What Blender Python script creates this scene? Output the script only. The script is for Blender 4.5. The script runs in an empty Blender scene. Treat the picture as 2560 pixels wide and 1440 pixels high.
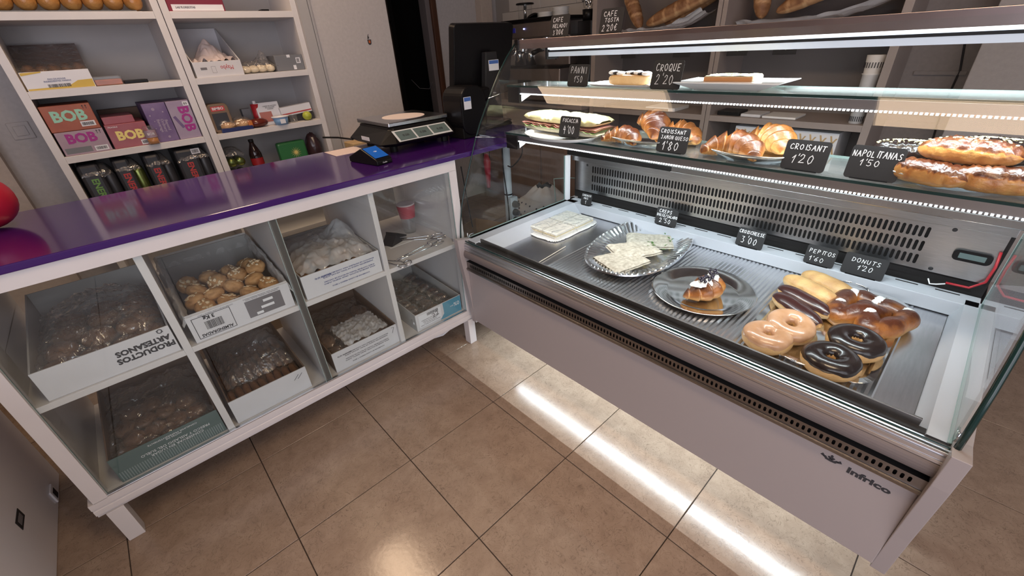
import bpy, bmesh, math, random
from mathutils import Vector, Matrix, noise
random.seed(7)
S = bpy.context.scene
COL = S.collection
PI = math.pi
# ------------------------------------------------------------------ camera
cam_d = bpy.data.cameras.new('camera')
cam = bpy.data.objects.new('camera', cam_d)
COL.objects.link(cam)
Rr = ((0.72933369, -0.68193277, -0.05513683), (-0.37736487, -0.33375131, -0.86383206), (0.5706734, 0.65082852, -0.50075354))
cam.matrix_world = Matrix(((Rr[0][0], -Rr[1][0], -Rr[2][0], 0.42713928),
                           (Rr[0][1], -Rr[1][1], -Rr[2][1], -1.4427141),
                           (Rr[0][2], -Rr[1][2], -Rr[2][2], 1.29362241), (0, 0, 0, 1)))
cam_d.sensor_width = 36
cam_d.lens = 1056.18 / 2560 * 36
cam_d.clip_start = 0.02
S.camera = cam
# ------------------------------------------------------------------ world, lamps, exposure
S.view_settings.view_transform = 'Standard'
S.view_settings.look = 'None'
S.view_settings.exposure = -0.12
S.view_settings.gamma = 1.0
S.view_settings.use_curve_mapping = False
W = bpy.data.worlds.new('world')
S.world = W
W.use_nodes = True
W.node_tree.nodes['Background'].inputs[0].default_value = (0.93, 0.90, 1.0, 1)
W.node_tree.nodes['Background'].inputs[1].default_value = 0.20


def area(name, loc, size, energy, color, direction=(0, 0, -1), xdir=(0, 1, 0), spread=180):
    d = bpy.data.lights.new(name, 'AREA')
    d.shape = 'RECTANGLE'
    d.size, d.size_y = size
    d.energy = energy
    d.color = color
    d.spread = math.radians(spread)
    o = bpy.data.objects.new(name, d)
    COL.objects.link(o)
    z = -Vector(direction).normalized()
    x = Vector(xdir).normalized()
    y = z.cross(x)
    M = Matrix((x, y, z)).transposed().to_4x4()
    M.translation = loc
    o.matrix_world = M
    return o


WARM = (1.0, 0.70, 0.46)
COOL = (0.88, 0.96, 1.0)
DAY = (0.92, 0.90, 1.0)
area('entrance_daylight', (-1.18, -2.45, 1.35), (1.4, 1.9), 32, DAY, direction=(1, 0.62, -0.15), xdir=(-0.527, 0.85, 0))
area('added_front_daylight', (-0.1, -3.25, 1.25), (2.1, 2.0), 33, DAY, direction=(0.12, 1, -0.05), xdir=(1, -0.12, 0))  # added daylight fill behind the viewer, no window is seen there
area('ceiling_lamp_light', (0.88, 0.60, 2.50), (1.10, 0.26), 10, WARM)
area('ceiling_lamp_light', (0.88, -1.62, 2.50), (1.16, 0.26), 13, WARM)
# the led lines of the refrigerated display, and the one under its base that lights the floor
area('base_led_light', (1.600, -0.83, 0.386), (1.44, 0.004), 8.0, (0.84, 0.95, 1.0), spread=140)
area('display_top_led_light', (1.815, -0.88, 1.238), (1.36, 0.02), 9.0, COOL, direction=(0.12, 0, -1), spread=150)
area('display_shelf_led_light', (1.706, -0.82, 1.110), (1.44, 0.008), 3.4, COOL, direction=(0.5, 0, -1), spread=150)
area('display_shelf_led_light', (1.684, -0.82, 0.935), (1.44, 0.008), 5.0, COOL, direction=(0.4, 0, -1), spread=150)

# ------------------------------------------------------------------ materials
MATS = {}


def mat(name, color=(0.8, 0.8, 0.8), rough=0.5, metal=0.0, noise_amt=0.0, noise_scale=20.0, bump=0.0, bump_scale=60.0,
        coat=0.0, spec=0.5, emit=None, emit_s=0.0, color2=None, stretch=None, coord='Object', alpha=None, aniso=None):
    if name in MATS:
        return MATS[name]
    m = bpy.data.materials.new(name)
    m.use_nodes = True
    nt = m.node_tree
    b = nt.nodes['Principled BSDF']
    b.inputs['Base Color'].default_value = (*color, 1)
    b.inputs['Roughness'].default_value = rough
    b.inputs['Metallic'].default_value = metal
    b.inputs['Specular IOR Level'].default_value = spec
    b.inputs['Coat Weight'].default_value = coat
    b.inputs['Coat Roughness'].default_value = 0.08
    if emit:
        b.inputs['Emission Color'].default_value = (*emit, 1)
        b.inputs['Emission Strength'].default_value = emit_s
    tc = nt.nodes.new('ShaderNodeTexCoord')
    mp = nt.nodes.new('ShaderNodeMapping')
    nt.links.new(tc.outputs[coord], mp.inputs[0])
    if stretch:
        mp.inputs['Scale'].default_value = stretch
    if noise_amt > 0 or color2:
        n = nt.nodes.new('ShaderNodeTexNoise')
        n.inputs['Scale'].default_value = noise_scale
        n.inputs['Detail'].default_value = 6
        nt.links.new(mp.outputs[0], n.inputs[0])
        r = nt.nodes.new('ShaderNodeValToRGB')
        r.color_ramp.elements[0].position = 0.3
        r.color_ramp.elements[1].position = 0.7
        c2 = color2 or tuple(max(0, c * (1 - noise_amt)) for c in color)
        r.color_ramp.elements[0].color = (*c2, 1)
        r.color_ramp.elements[1].color = (*color, 1)
        nt.links.new(n.outputs['Fac'], r.inputs[0])
        nt.links.new(r.outputs[0], b.inputs['Base Color'])
    if bump > 0:
        n2 = nt.nodes.new('ShaderNodeTexNoise')
        n2.inputs['Scale'].default_value = bump_scale
        n2.inputs['Detail'].default_value = 4
        nt.links.new(mp.outputs[0], n2.inputs[0])
        bp = nt.nodes.new('ShaderNodeBump')
        bp.inputs['Strength'].default_value = bump
        bp.inputs['Distance'].default_value = 0.002
        nt.links.new(n2.outputs['Fac'], bp.inputs['Height'])
        nt.links.new(bp.outputs[0], b.inputs['Normal'])
    MATS[name] = m
    return m


def film_mat(name, tint, transp, rough, milk, bump=0.6, scale=30, base=0.03):
    """thin clear sheet: transparent + glossy by fresnel + a little milky diffuse"""
    m = bpy.data.materials.new(name)
    m.use_nodes = True
    nt = m.node_tree
    nt.nodes.clear()
    out = nt.nodes.new('ShaderNodeOutputMaterial')
    tr = nt.nodes.new('ShaderNodeBsdfTransparent')
    tr.inputs[0].default_value = (*tint, 1)
    gl = nt.nodes.new('ShaderNodeBsdfGlossy')
    gl.inputs['Roughness'].default_value = rough
    lw = nt.nodes.new('ShaderNodeLayerWeight')
    lw.inputs[0].default_value = 0.5
    pw = nt.nodes.new('ShaderNodeMath')
    pw.operation = 'POWER'
    pw.inputs[1].default_value = 4.5
    nt.links.new(lw.outputs['Facing'], pw.inputs[0])
    fr = nt.nodes.new('ShaderNodeMath')
    fr.operation = 'MULTIPLY_ADD'
    fr.inputs[1].default_value = 0.85
    fr.inputs[2].default_value = base
    nt.links.new(pw.outputs[0], fr.inputs[0])
    mx = nt.nodes.new('ShaderNodeMixShader')
    if bump > 0:
        tc = nt.nodes.new('ShaderNodeTexCoord')
        n = nt.nodes.new('ShaderNodeTexNoise')
        n.inputs['Scale'].default_value = scale
        n.inputs['Detail'].default_value = 3
        n.inputs['Distortion'].default_value = 1.8
        nt.links.new(tc.outputs['Object'], n.inputs[0])
        bp = nt.nodes.new('ShaderNodeBump')
        bp.inputs['Strength'].default_value = bump
        bp.inputs['Distance'].default_value = 0.02
        nt.links.new(n.outputs['Fac'], bp.inputs['Height'])
        nt.links.new(bp.outputs[0], gl.inputs['Normal'])
        nt.links.new(bp.outputs[0], lw.inputs['Normal'])
    nt.links.new(fr.outputs[0], mx.inputs[0])
    nt.links.new(tr.outputs[0], mx.inputs[1])
    nt.links.new(gl.outputs[0], mx.inputs[2])
    last = mx
    if milk > 0:
        df = nt.nodes.new('ShaderNodeBsdfDiffuse')
        df.inputs[0].default_value = (0.9, 0.88, 0.87, 1)
        m2 = nt.nodes.new('ShaderNodeMixShader')
        m2.inputs[0].default_value = milk
        nt.links.new(mx.outputs[0], m2.inputs[1])
        nt.links.new(df.outputs[0], m2.inputs[2])
        last = m2
    nt.links.new(last.outputs[0], out.inputs[0])
    MATS[name] = m
    return m


def tone_mat(name, dark, mid, light, rough=0.35, bump=0.5, coat=0.3, bs=90, amt=0.45):
    """baked crust: the mesh's own 'tone' attribute (how far baked) broken up by noise"""
    m = bpy.data.materials.new(name)
    m.use_nodes = True
    nt = m.node_tree
    b = nt.nodes['Principled BSDF']
    b.inputs['Roughness'].default_value = rough
    b.inputs['Coat Weight'].default_value = coat
    b.inputs['Coat Roughness'].default_value = 0.2
    at = nt.nodes.new('ShaderNodeAttribute')
    at.attribute_name = 'tone'
    tc = nt.nodes.new('ShaderNodeTexCoord')
    n = nt.nodes.new('ShaderNodeTexNoise')
    n.inputs['Scale'].default_value = 32
    n.inputs['Detail'].default_value = 7
    nt.links.new(tc.outputs['Object'], n.inputs[0])
    ma = nt.nodes.new('ShaderNodeMath')
    ma.operation = 'MULTIPLY_ADD'
    ma.inputs[1].default_value = amt
    nt.links.new(n.outputs['Fac'], ma.inputs[0])
    sub = nt.nodes.new('ShaderNodeMath')
    sub.operation = 'SUBTRACT'
    sub.inputs[1].default_value = amt * 0.5
    nt.links.new(at.outputs['Fac'], sub.inputs[0])
    nt.links.new(sub.outputs[0], ma.inputs[2])
    r = nt.nodes.new('ShaderNodeValToRGB')
    e = r.color_ramp.elements
    e[0].position = 0.15
    e[0].color = (*dark, 1)
    e[1].position = 0.9
    e[1].color = (*light, 1)
    k = e.new(0.5)
    k.color = (*mid, 1)
    nt.links.new(ma.outputs[0], r.inputs[0])
    nt.links.new(r.outputs[0], b.inputs['Base Color'])
    n2 = nt.nodes.new('ShaderNodeTexNoise')
    n2.inputs['Scale'].default_value = bs
    n2.inputs['Detail'].default_value = 5
    nt.links.new(tc.outputs['Object'], n2.inputs[0])
    bp = nt.nodes.new('ShaderNodeBump')
    bp.inputs['Strength'].default_value = bump
    bp.inputs['Distance'].default_value = 0.003
    nt.links.new(n2.outputs['Fac'], bp.inputs['Height'])
    nt.links.new(bp.outputs[0], b.inputs['Normal'])
    MATS[name] = m
    return m


def floor_mat():
    m = bpy.data.materials.new('marbled_floor_tile')
    m.use_nodes = True
    nt = m.node_tree
    b = nt.nodes['Principled BSDF']
    b.inputs['Roughness'].default_value = 0.17
    b.inputs['Specular IOR Level'].default_value = 0.5
    tc = nt.nodes.new('ShaderNodeTexCoord')
    oi = nt.nodes.new('ShaderNodeObjectInfo')
    add = nt.nodes.new('ShaderNodeVectorMath')
    add.operation = 'ADD'
    sc = nt.nodes.new('ShaderNodeVectorMath')
    sc.operation = 'SCALE'
    sc.inputs['Scale'].default_value = 13.0
    nt.links.new(oi.outputs['Random'], sc.inputs[0])
    nt.links.new(tc.outputs['Object'], add.inputs[0])
    nt.links.new(sc.outputs[0], add.inputs[1])
    n1 = nt.nodes.new('ShaderNodeTexNoise')
    n1.inputs['Scale'].default_value = 17
    n1.inputs['Detail'].default_value = 10
    n1.inputs['Roughness'].default_value = 0.66
    n1.inputs['Distortion'].default_value = 0.4
    nt.links.new(add.outputs[0], n1.inputs[0])
    r1 = nt.nodes.new('ShaderNodeValToRGB')
    e = r1.color_ramp.elements
    e[0].position = 0.22
    e[0].color = (0.235, 0.165, 0.12, 1)
    e[1].position = 0.84
    e[1].color = (0.39, 0.295, 0.22, 1)
    nt.links.new(n1.outputs['Fac'], r1.inputs[0])
    n2 = nt.nodes.new('ShaderNodeTexNoise')
    n2.inputs['Scale'].default_value = 30
    n2.inputs['Detail'].default_value = 6
    n2.inputs['Distortion'].default_value = 2.2
    nt.links.new(add.outputs[0], n2.inputs[0])
    r2 = nt.nodes.new('ShaderNodeValToRGB')
    r2.color_ramp.elements[0].position = 0.482
    r2.color_ramp.elements[0].color = (0, 0, 0, 1)
    r2.color_ramp.elements[1].position = 0.5
    r2.color_ramp.elements[1].color = (1, 1, 1, 1)
    k = r2.color_ramp.elements.new(0.518)
    k.color = (0, 0, 0, 1)
    nt.links.new(n2.outputs['Fac'], r2.inputs[0])
    n3 = nt.nodes.new('ShaderNodeTexNoise')
    n3.inputs['Scale'].default_value = 6
    nt.links.new(add.outputs[0], n3.inputs[0])
    mu = nt.nodes.new('ShaderNodeMath')
    mu.operation = 'MULTIPLY'
    nt.links.new(r2.outputs[0], mu.inputs[0])
    nt.links.new(n3.outputs['Fac'], mu.inputs[1])
    mx = nt.nodes.new('ShaderNodeMix')
    mx.data_type = 'RGBA'
    nt.links.new(mu.outputs[0], mx.inputs[0])
    nt.links.new(r1.outputs[0], mx.inputs[6])
    mx.inputs[7].default_value = (0.10, 0.065, 0.045, 1)
    nt.links.new(mx.outputs[2], b.inputs['Base Color'])
    bp = nt.nodes.new('ShaderNodeBump')
    bp.inputs['Strength'].default_value = 0.10
    bp.inputs['Distance'].default_value = 0.002
    n4 = nt.nodes.new('ShaderNodeTexNoise')
    n4.inputs['Scale'].default_value = 70
    n4.inputs['Detail'].default_value = 4
    nt.links.new(add.outputs[0], n4.inputs[0])
    nt.links.new(n4.outputs['Fac'], bp.inputs['Height'])
    nt.links.new(bp.outputs[0], b.inputs['Normal'])
    MATS['tile'] = m
    return m


floor_mat()
mat('white_melamine', (0.68, 0.65, 0.645), 0.38, noise_amt=0.05, noise_scale=12)
mat('grey_melamine', (0.40, 0.385, 0.38), 0.45, noise_amt=0.05, noise_scale=12)
mat('beige_melamine', (0.33, 0.275, 0.25), 0.5, noise_amt=0.06, noise_scale=9)
mat('white_lacquer', (0.78, 0.77, 0.80), 0.32)
mat('front_panel_paint', (0.36, 0.318, 0.312), 0.42)
mat('greige_moulding', (0.17, 0.145, 0.142), 0.5, spec=0.2)
mat('purple_top', (0.045, 0.009, 0.12), 0.12, coat=0.3)
mat('plaster', (0.50, 0.47, 0.46), 0.85, noise_amt=0.10, noise_scale=60, bump=0.25, bump_scale=180)
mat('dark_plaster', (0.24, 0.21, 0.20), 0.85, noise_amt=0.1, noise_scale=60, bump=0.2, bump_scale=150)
mat('beige_plaster', (0.50, 0.42, 0.36), 0.85, noise_amt=0.10, noise_scale=60, bump=0.25, bump_scale=180)
mat('wall_tile_glaze', (0.58, 0.54, 0.50), 0.3, noise_amt=0.06, noise_scale=8)
mat('ceiling_paint', (0.42, 0.38, 0.36), 0.9)
mat('grout', (0.055, 0.04, 0.032), 0.9)
mat('wall_grout', (0.33, 0.30, 0.28), 0.9)
mat('steel', (0.60, 0.60, 0.61), 0.22, 1.0, noise_amt=0.12, noise_scale=30, stretch=(1, 14, 1), bump=0.05, bump_scale=80)
mat('steel_brushed', (0.52, 0.52, 0.53), 0.30, 1.0, noise_amt=0.18, noise_scale=26, stretch=(24, 1, 24), bump=0.06, bump_scale=90)
mat('lip_steel', (0.55, 0.46, 0.46), 0.28, 1.0, noise_amt=0.2, noise_scale=8)
mat('strip_steel', (0.30, 0.28, 0.27), 0.34, 1.0, noise_amt=0.2, noise_scale=12)
mat('shelf_lip_metal', (0.42, 0.40, 0.41), 0.32, 1.0)
mat('bread_back', (0.17, 0.145, 0.135), 0.6)
mat('pillar_paint', (0.33, 0.30, 0.29), 0.85, noise_amt=0.1, noise_scale=60, bump=0.25, bump_scale=180)
mat('channel_white', (0.46, 0.47, 0.51), 0.35)
mat('steel_deck', (0.70, 0.70, 0.72), 0.27, 1.0, noise_amt=0.12, noise_scale=20, stretch=(1, 12, 1))
mat('steel_mirror', (0.74, 0.74, 0.74), 0.10, 1.0)
mat('aluminium', (0.72, 0.73, 0.76), 0.30, 1.0)
mat('chrome', (0.72, 0.72, 0.73), 0.09, 1.0)
mat('dish_steel', (0.80, 0.80, 0.80), 0.16, 1.0)
mat('foil', (0.88, 0.89, 0.91), 0.20, 1.0, bump=0.35, bump_scale=60)
mat('black', (0.005, 0.0045, 0.0045), 0.5, spec=0.25)
mat('black_plastic', (0.005, 0.0045, 0.005), 0.38, spec=0.25)
mat('dark_grey_plastic', (0.022, 0.021, 0.022), 0.45, spec=0.3)
mat('slate', (0.014, 0.013, 0.014), 0.7)
mat('chalk', (0.78, 0.78, 0.80), 0.9)
mat('painted_dark', (0.008, 0.007, 0.007), 0.9)  # near-black standing in for darkness in slots, gaps and the storeroom
mat('rack_shade_brown', (0.05, 0.032, 0.022), 0.8)  # brown darkened in colour for the rack in the unlit room
mat('wood_dark', (0.10, 0.035, 0.014), 0.5, noise_amt=0.5, noise_scale=20, stretch=(1, 1, 0.1))
mat('wood_pale', (0.62, 0.43, 0.22), 0.5, noise_amt=0.25, noise_scale=20, stretch=(0.1, 1, 1))
mat('cardboard', (0.36, 0.25, 0.15), 0.85, noise_amt=0.15, noise_scale=20)
mat('carton_white', (0.66, 0.65, 0.67), 0.6, noise_amt=0.07, noise_scale=14)
mat('carton_inner', (0.40, 0.39, 0.38), 0.75)
mat('carton_inner_brown', (0.16, 0.105, 0.075), 0.85)
mat('carton_green', (0.10, 0.145, 0.14), 0.5)
mat('carton_blue', (0.09, 0.29, 0.41), 0.5)
mat('carton_grey', (0.17, 0.175, 0.19), 0.6)
mat('ink', (0.03, 0.03, 0.035), 0.7)
mat('ink_blue', (0.06, 0.08, 0.22), 0.7)
mat('ink_soft', (0.17, 0.16, 0.17), 0.7)
mat('print_white', (0.75, 0.75, 0.77), 0.6)
mat('porcelain', (0.80, 0.80, 0.80), 0.12, coat=0.4)
mat('paper', (0.78, 0.76, 0.75), 0.8)
mat('chocolate', (0.016, 0.009, 0.008), 0.25, coat=0.4, bump=0.5, bump_scale=45)
mat('chocolate_red', (0.038, 0.011, 0.010), 0.28, coat=0.4, bump=0.5, bump_scale=45)
mat('glaze', (0.60, 0.36, 0.22), 0.25, coat=0.5, color2=(0.46, 0.24, 0.12), noise_scale=26, bump=0.5, bump_scale=60)
mat('cream', (0.85, 0.82, 0.77), 0.5, bump=0.3, bump_scale=120)
mat('berry', (0.012, 0.006, 0.018), 0.3, coat=0.4)
mat('sugar', (0.85, 0.84, 0.82), 0.8)
mat('almond', (0.80, 0.62, 0.40), 0.6)
mat('almond_yellow', (0.86, 0.76, 0.40), 0.6)
mat('leaf', (0.07, 0.17, 0.03), 0.5)
mat('lettuce', (0.35, 0.48, 0.18), 0.5)
mat('ham', (0.46, 0.17, 0.14), 0.4)
mat('cheese', (0.82, 0.68, 0.30), 0.4)
mat('crumb_bread', (0.80, 0.70, 0.52), 0.8, noise_amt=0.12, noise_scale=90, bump=0.6, bump_scale=160)
mat('focaccia_top', (0.80, 0.68, 0.34), 0.5, noise_amt=0.25, noise_scale=30, bump=0.7, bump_scale=70)
mat('sandwich_bread', (0.78, 0.74, 0.66), 0.8)
mat('crepe_mat', (0.60, 0.55, 0.46), 0.6, color2=(0.33, 0.29, 0.23), noise_scale=75, bump=0.4, bump_scale=70)
mat('toast_crust', (0.42, 0.19, 0.07), 0.7)
mat('red_gloss', (0.42, 0.012, 0.035), 0.35)
mat('red_plastic', (0.40, 0.02, 0.03), 0.4)
mat('led_tube', (0.9, 0.95, 1.0), 0.5, emit=(0.86, 0.94, 1.0), emit_s=2.2)
mat('rail_glow', (0.8, 0.84, 0.9), 0.4, emit=(0.78, 0.84, 1.0), emit_s=0.16)  # faint glow added so the aluminium lamp rail looks lit
mat('led_dot', (0.9, 0.95, 1.0), 0.5, emit=(0.9, 0.95, 1.0), emit_s=5.0)
mat('lamp_warm', (1, 0.8, 0.6), 0.5, emit=(1.0, 0.74, 0.5), emit_s=9)
mat('blue_led', (0.1, 0.1, 1), 0.5, emit=(0.3, 0.35, 1.0), emit_s=6)
mat('screen_blue', (0.01, 0.09, 0.36), 0.25, emit=(0.01, 0.12, 0.55), emit_s=0.25)
mat('lcd', (0.10, 0.14, 0.14), 0.12)
mat('label_silver', (0.55, 0.58, 0.60), 0.35)
mat('sticker_white', (0.75, 0.75, 0.78), 0.5)
mat('sticker_blue', (0.06, 0.14, 0.42), 0.5)
mat('glass_edge', (0.008, 0.030, 0.028), 0.15)
mat('glass_edge_pale', (0.30, 0.40, 0.38), 0.15)
mat('white_tube', (0.58, 0.60, 0.62), 0.5)
mat('crate_plastic', (0.55, 0.52, 0.5), 0.5)
film_mat('glass', (0.96, 0.985, 0.98), 0, 0.0, 0.0, bump=0)
film_mat('glass_shelf', (0.92, 0.96, 0.955), 0, 0.02, 0.05, bump=0)
film_mat('film', (0.97, 0.965, 0.965), 0, 0.12, 0.05, bump=1.0, scale=15, base=0.13)
film_mat('liner_film', (0.95, 0.95, 0.95), 0, 0.15, 0.42, bump=1.0, scale=60, base=0.12)
film_mat('film_milky', (0.92, 0.91, 0.91), 0, 0.18, 0.34, bump=0.9, scale=16, base=0.10)
film_mat('clear_plastic', (0.96, 0.97, 0.97), 0, 0.05, 0.05, bump=0)
tone_mat('pastry', (0.075, 0.018, 0.006), (0.36, 0.125, 0.028), (0.68, 0.38, 0.12), rough=0.32, coat=0.35, bump=0.8)
tone_mat('bread', (0.16, 0.06, 0.02), (0.42, 0.22, 0.10), (0.62, 0.40, 0.21), rough=0.6, coat=0.0)
tone_mat('cookie', (0.20, 0.085, 0.03), (0.50, 0.27, 0.11), (0.70, 0.45, 0.22), rough=0.75, coat=0.0, bump=0.9, amt=0.6)
tone_mat('dark_bread', (0.05, 0.018, 0.008), (0.20, 0.095, 0.045), (0.36, 0.20, 0.10), rough=0.5, coat=0.1)
tone_mat('dough', (0.40, 0.19, 0.07), (0.66, 0.41, 0.17), (0.80, 0.60, 0.34), rough=0.5, coat=0.1, bump=0.9)
M = MATS


# ------------------------------------------------------------------ geometry helpers
class MB:
    def __init__(self):
        self.v = []
        self.f = []
        self.t = []
        self.T = Matrix.Identity(4)

    def add(self, vs, fs, tones=None):
        o = len(self.v)
        self.v += [tuple(self.T @ Vector(p)) for p in vs]
        self.f += [tuple(i + o for i in f) for f in fs]
        self.t += tones if tones else [0.5] * len(vs)
        return self

    def box(self, x0, x1, y0, y1, z0, z1):
        v = [(x0, y0, z0), (x1, y0, z0), (x1, y1, z0), (x0, y1, z0), (x0, y0, z1), (x1, y0, z1), (x1, y1, z1), (x0, y1, z1)]
        return self.add(v, [(0, 3, 2, 1), (4, 5, 6, 7), (0, 1, 5, 4), (1, 2, 6, 5), (2, 3, 7, 6), (3, 0, 4, 7)])

    def prism(self, pts, a0, a1, axis='y'):
        """extrude a 2d outline; axis y: pts are (x,z); axis x: pts are (y,z); axis z: pts are (x,y)"""
        n = len(pts)
        def P(p, a):
            return (p[0], a, p[1]) if axis == 'y' else ((a, p[0], p[1]) if axis == 'x' else (p[0], p[1], a))
        v = [P(p, a0) for p in pts] + [P(p, a1) for p in pts]
        f = [tuple(range(n)), tuple(range(2 * n - 1, n - 1, -1))]
        f += [(i, i + n, (i + 1) % n + n, (i + 1) % n) for i in range(n)]
        return self.add(v, f)

    def grid(self, fn, nu, nv, cu=False, cv=False, tone=None):
        v, t = [], []
        for i in range(nu):
            for j in range(nv):
                a = i / (nu if cu else nu - 1)
                b = j / (nv if cv else nv - 1)
                v.append(fn(a, b))
                t.append(tone(a, b) if tone else 0.5)
        f = []
        for i in range(nu if cu else nu - 1):
            for j in range(nv if cv else nv - 1):
                i2, j2 = (i + 1) % nu, (j + 1) % nv
                f.append((i * nv + j, i2 * nv + j, i2 * nv + j2, i * nv + j2))
        return self.add(v, f, t)

    def lathe(self, prof, n=28, c=(0, 0, 0), sx=1, sy=1):
        m = len(prof)
        v = []
        for i in range(n):
            a = 2 * PI * i / n
            for r, z in prof:
                v.append((c[0] + r * math.cos(a) * sx, c[1] + r * math.sin(a) * sy, c[2] + z))
        f = [(i * m + j, ((i + 1) % n) * m + j, ((i + 1) % n) * m + j + 1, i * m + j + 1) for i in range(n) for j in range(m - 1)]
        return self.add(v, f)

    def cyl(self, c, r, h, n=20, r2=None):
        r2 = r if r2 is None else r2
        return self.lathe([(0.0001, 0), (r, 0), (r2, h), (0.0001, h)], n, c)

    def tube(self, pts, r, n=8, closed=False, cap=True):
        pts = [Vector(p) for p in pts]
        m = len(pts)
        rr = r if callable(r) else (lambda t: r)
        v = []
        up = Vector((0, 0, 1))
        d0 = (pts[1] - pts[0]).normalized()
        if abs(d0.dot(up)) > 0.95:
            up = Vector((1, 0, 0))
        a = d0.cross(up).normalized()
        for i, p in enumerate(pts):
            if closed:
                d = (pts[(i + 1) % m] - pts[i - 1]).normalized()
            else:
                d = (pts[min(i + 1, m - 1)] - pts[max(i - 1, 0)]).normalized()
            a = (a - d * a.dot(d)).normalized()
            b = d.cross(a)
            for k in range(n):
                q = 2 * PI * k / n
                v.append(p + (a * math.cos(q) + b * math.sin(q)) * rr(i / (m - 1)))
        f = []
        for i in range(m if closed else m - 1):
            for k in range(n):
                i2 = (i + 1) % m
                f.append((i * n + k, i * n + (k + 1) % n, i2 * n + (k + 1) % n, i2 * n + k))
        if cap and not closed:
            f += [tuple(range(n - 1, -1, -1)), tuple(range((m - 1) * n, m * n))]
        return self.add(v, f)

    def ball(self, c, r, nu=14, nv=9, fn=None, tone=None):
        rx, ry, rz = r if isinstance(r, tuple) else (r, r, r)
        def P(a, b):
            th, ph = 2 * PI * a, PI * (b * 0.998 + 0.001)
            d = Vector((math.sin(ph) * math.cos(th), math.sin(ph) * math.sin(th), math.cos(ph)))
            k = fn(d) if fn else 1
            return (c[0] + d.x * rx * k, c[1] + d.y * ry * k, c[2] + d.z * rz * k)
        return self.grid(P, nu, nv, cu=True, tone=tone)

    def build(self, name, m, parent=None, bevel=0.0, smooth=False, loc=None, seg=2, weld=False):
        me = bpy.data.meshes.new(name)
        me.from_pydata(self.v, [], self.f)
        at = me.attributes.new('tone', 'FLOAT', 'POINT')
        at.data.foreach_set('value', self.t)
        me.materials.append(M[m] if isinstance(m, str) else m)
        bm = bmesh.new()
        bm.from_mesh(me)
        bmesh.ops.recalc_face_normals(bm, faces=bm.faces)
        if weld:
            bmesh.ops.remove_doubles(bm, verts=bm.verts, dist=1e-5)
        if bevel > 0:
            es = [e for e in bm.edges if len(e.link_faces) == 2 and e.calc_face_angle(0) > 0.6]
            bmesh.ops.bevel(bm, geom=es, offset=bevel, segments=seg, profile=0.5, affect='EDGES', clamp_overlap=True)
        bm.to_mesh(me)
        bm.free()
        if smooth:
            me.polygons.foreach_set('use_smooth', [True] * len(me.polygons))
        o = bpy.data.objects.new(name, me)
        COL.objects.link(o)
        if parent:
            o.parent = parent
        if loc:
            o.location = loc
        return o


def thing(name, label, cat, loc=(0, 0, 0), rz=0.0, group=None, rot=None):
    o = bpy.data.objects.new(name, None)
    COL.objects.link(o)
    o.empty_display_size = 0.05
    o.location = loc
    o.rotation_euler = rot if rot else (0, 0, rz)
    o['label'] = label
    o['category'] = cat
    if group:
        o['group'] = group
    return o


def tag(o, label, cat, group=None):
    o['label'] = label
    o['category'] = cat
    if group:
        o['group'] = group
    return o


def struct(o):
    o['kind'] = 'structure'
    return o


def copy_thing(root, loc=None, rz=None, label=None, rot=None):
    r = root.copy()
    COL.objects.link(r)
    if loc is not None:
        r.location = loc
    if rz is not None:
        r.rotation_euler = (0, 0, rz)
    if rot is not None:
        r.rotation_euler = rot
    if label:
        r['label'] = label
    for ch in list(root.children):
        c = ch.copy()
        COL.objects.link(c)
        c.parent = r
        for g in list(ch.children):
            d = g.copy()
            COL.objects.link(d)
            d.parent = c
    return r


NORM = {'-y': ((1, 0, 0), (0, 0, 1)), '-x': ((0, -1, 0), (0, 0, 1)), '+x': ((0, 1, 0), (0, 0, 1)), '+z': ((1, 0, 0), (0, 1, 0))}


def frame(pos, normal='-y', roll=0.0, tilt=0.0):
    """matrix whose xy plane lies on a face with the given outward normal"""
    x, y = (Vector(a) for a in NORM[normal])
    z = x.cross(y)
    R = Matrix((x, y, z)).transposed().to_4x4()
    return Matrix.Translation(pos) @ R @ Matrix.Rotation(math.radians(tilt), 4, 'X') @ Matrix.Rotation(math.radians(roll), 4, 'Z')


def text(name, s, size, m, parent, F, sx=1.0, ext=0.0003, align='CENTER', spacing=1.0, bold=0.0):
    c = bpy.data.curves.new('t', 'FONT')
    c.body = s
    c.size = size
    c.extrude = ext
    c.align_x = align
    c.align_y = 'CENTER'
    c.resolution_u = 2
    c.space_line = spacing
    c.offset = bold
    o = bpy.data.objects.new('t', c)
    COL.objects.link(o)
    bpy.context.view_layer.update()
    me = bpy.data.meshes.new_from_object(o)
    bpy.data.objects.remove(o)
    bpy.data.curves.remove(c)
    me.transform(F @ Matrix.Diagonal((sx, 1, 1, 1)))
    me.materials.clear()
    me.materials.append(M[m])
    r = bpy.data.objects.new(name, me)
    COL.objects.link(r)
    if parent:
        r.parent = parent
    return r


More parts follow.
